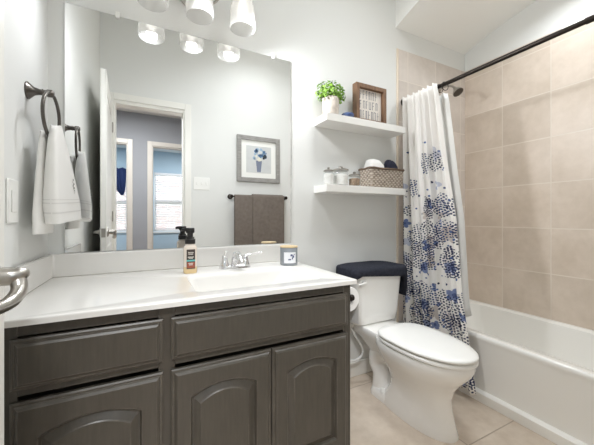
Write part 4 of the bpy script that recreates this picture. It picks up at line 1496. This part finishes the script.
cu = curtain_mesh(1.877, 0.055, M['curtain'], 'shower_curtain')
tag(cu, 'white shower curtain printed with navy and blue flowers, bunched at the tub end', 'shower curtain')
li = curtain_mesh(1.838, 0.45, M['liner'], 'curtain_liner', ns=120, nz=30, dx=0.100, hi=1.53, lo=lambda z: ylo(z) + 0.045, nf=5.0, ph=1.0, amp=0.55)
tag(li, 'plain white liner hanging inside the flowered shower curtain', 'curtain liner')
for i in range(9):
    s = (i + 0.25) / NF
    y = 1.54 + (1.225 - 1.54) * min(s, 0.985) * 0.78 if i < 9 else 1.24
    y = 1.525 - i * (1.525 - 1.232) / 8
    o = MB().torus((RX, y, RZ_ - 0.013), 0.026, 0.0022, (0.12, 1, 0), 26, 8).build('curtain_ring', M['bronze'], smooth=True)
    tag(o, 'small dark curtain ring on the bronze rod at the bunched curtain', 'curtain ring', 'curtain rings on the rod')

# ------------------------------------------------------------------ front wall things seen in the mirror
YA = YF + 0.0003
ar = thing('wall_art', (1.12, YF, 1.42), 'grey framed flower print on the wall opposite, seen in the mirror', 'picture')
ax0, ax1, az0, az1 = 0.872, 1.372, 1.43, 1.935


def frame_boxes(x0, x1, z0, z1, w, y0, y1):
    return MB().box(x0, x0 + w, y0, y1, z0, z1).box(x1 - w, x1, y0, y1, z0, z1).box(x0 + w, x1 - w, y0, y1, z0, z0 + w).box(x0 + w, x1 - w, y0, y1, z1 - w, z1)


frame_boxes(ax0, ax1, az0, az1, 0.048, YA, YA + 0.025).build('frame', M['art_frame'], ar, bevel=0.003)
MB().box(ax0 + 0.048, ax1 - 0.048, YA, YA + 0.010, az0 + 0.048, az1 - 0.048).build('mat_board', M['art_mat'], ar)
pr_ = MB().box(ax0 + 0.105, ax1 - 0.105, YA + 0.0102, YA + 0.012, az0 + 0.105, az1 - 0.105).build('print', M['art_paper'], ar)
cxA, czA = (ax0 + ax1) / 2, az0 + 0.27


def blob(mb, x, z, r, n=10, y=YA + 0.0121, k=0.0):
    ring = [(x + r * (1 + 0.18 * sin(3 * i + k)) * cos(2 * pi * i / n), z + r * (1 + 0.18 * cos(2 * i + k)) * sin(2 * pi * i / n)) for i in range(n)]
    mb.prism(ring, 'y', y, y + 0.0005)


mb = MB()
mb.prism([(cxA - 0.035, az0 + 0.24), (cxA + 0.035, az0 + 0.24), (cxA + 0.022, az0 + 0.115), (cxA - 0.022, az0 + 0.115)], 'y', YA + 0.0121, YA + 0.0125)
mb.build('painted_vase', M['art_vase'], pr_)
rnd = random.Random(5)
for nm, mm, spots in (('painted_pale_flowers', 'art_pale', 16), ('painted_blue_flowers', 'art_blue', 12)):
    mb = MB()
    for i in range(spots):
        a, r = rnd.uniform(0, 6.28), 0.085 * math.sqrt(rnd.random())
        blob(mb, cxA + r * cos(a) * 1.05, czA + 0.035 + r * sin(a) * 0.75, rnd.uniform(0.009, 0.020), y=YA + 0.0121 + (0.0006 if mm == 'art_blue' else 0), k=i)
    mb.build(nm, M[mm], pr_)
mb = MB()
blob(mb, cxA + 0.07, czA + 0.02, 0.022, y=YA + 0.0134)
blob(mb, cxA + 0.055, czA + 0.0, 0.014, y=YA + 0.0134, k=2)
mb.build('painted_leaves', M['art_dark'], pr_)
mb = MB()
blob(mb, cxA + 0.005, czA - 0.015, 0.024, y=YA + 0.0134)
blob(mb, cxA - 0.03, czA + 0.02, 0.014, y=YA + 0.0134, k=3)
mb.build('painted_cream_flowers', M['art_cream'], pr_)

# towel bar with two brown towels
tb = thing('towel_bar', (1.1, YF, 1.25), 'dark bronze towel bar on the wall opposite, seen in the mirror', 'towel bar')
bz = 1.262
for x in (0.800, 1.425):
    MB().lathe_dir((x, YF + 0.0003, bz), (0, 1, 0), [(0.027, 0), (0.027, 0.005), (0.016, 0.014), (0.011, 0.03), (0.011, 0.05), (0.019, 0.054), (0.019, 0.076), (0.010, 0.082)], 20).build('post', M['bronze'], tb, smooth=True)
MB().tube([(0.800, YF + 0.064, bz), (1.425, YF + 0.064, bz)], 0.008, 14).build('bar', M['bronze'], tb, smooth=True)


def bar_towel(x0, x1, zl, g, label):
    y = YF + 0.064
    prof = []
    r = 0.010 + g
    th = 0.010
    outer_, inner_ = [], []
    for i in range(9):
        a = pi * i / 8
        outer_.append((y + (r + th) * cos(a), bz + (r + th) * sin(a)))
        inner_.append((y + r * cos(a), bz + r * sin(a)))
    polyp = [(y + r + th, zl)] + outer_ + [(y - r - th, zl + 0.05), (y - r, zl + 0.05)] + inner_[::-1] + [(y + r, zl)]
    o = MB().prism(polyp, 'x', x0, x1).build('bath_towel', M['towel_brown'], bevel=0.003)
    tag(o, label, 'towel', 'brown towels on the towel bar')


bar_towel(0.832, 1.400, 0.62, 0.0003, 'large brown bath towel, lower layer on the towel bar seen in the mirror')
bar_towel(1.025, 1.385, 0.70, 0.0115, 'narrower brown towel laid over the larger one on the towel bar')

# switch plate on the front wall
t = thing('light_switch', (0.5, YF, 1.37), 'wide white three-gang switch plate by the doorway, seen in the mirror', 'light switch')
MB().box(0.430, 0.590, YA, YA + 0.006, 1.322, 1.448).build('switch_plate', M['plastic'], t, bevel=0.003)
for i in range(3):
    MB().box(0.457 + i * 0.046, 0.471 + i * 0.046, YA + 0.0062, YA + 0.012, 1.370, 1.400).build('toggle', M['plastic'], t, bevel=0.001)
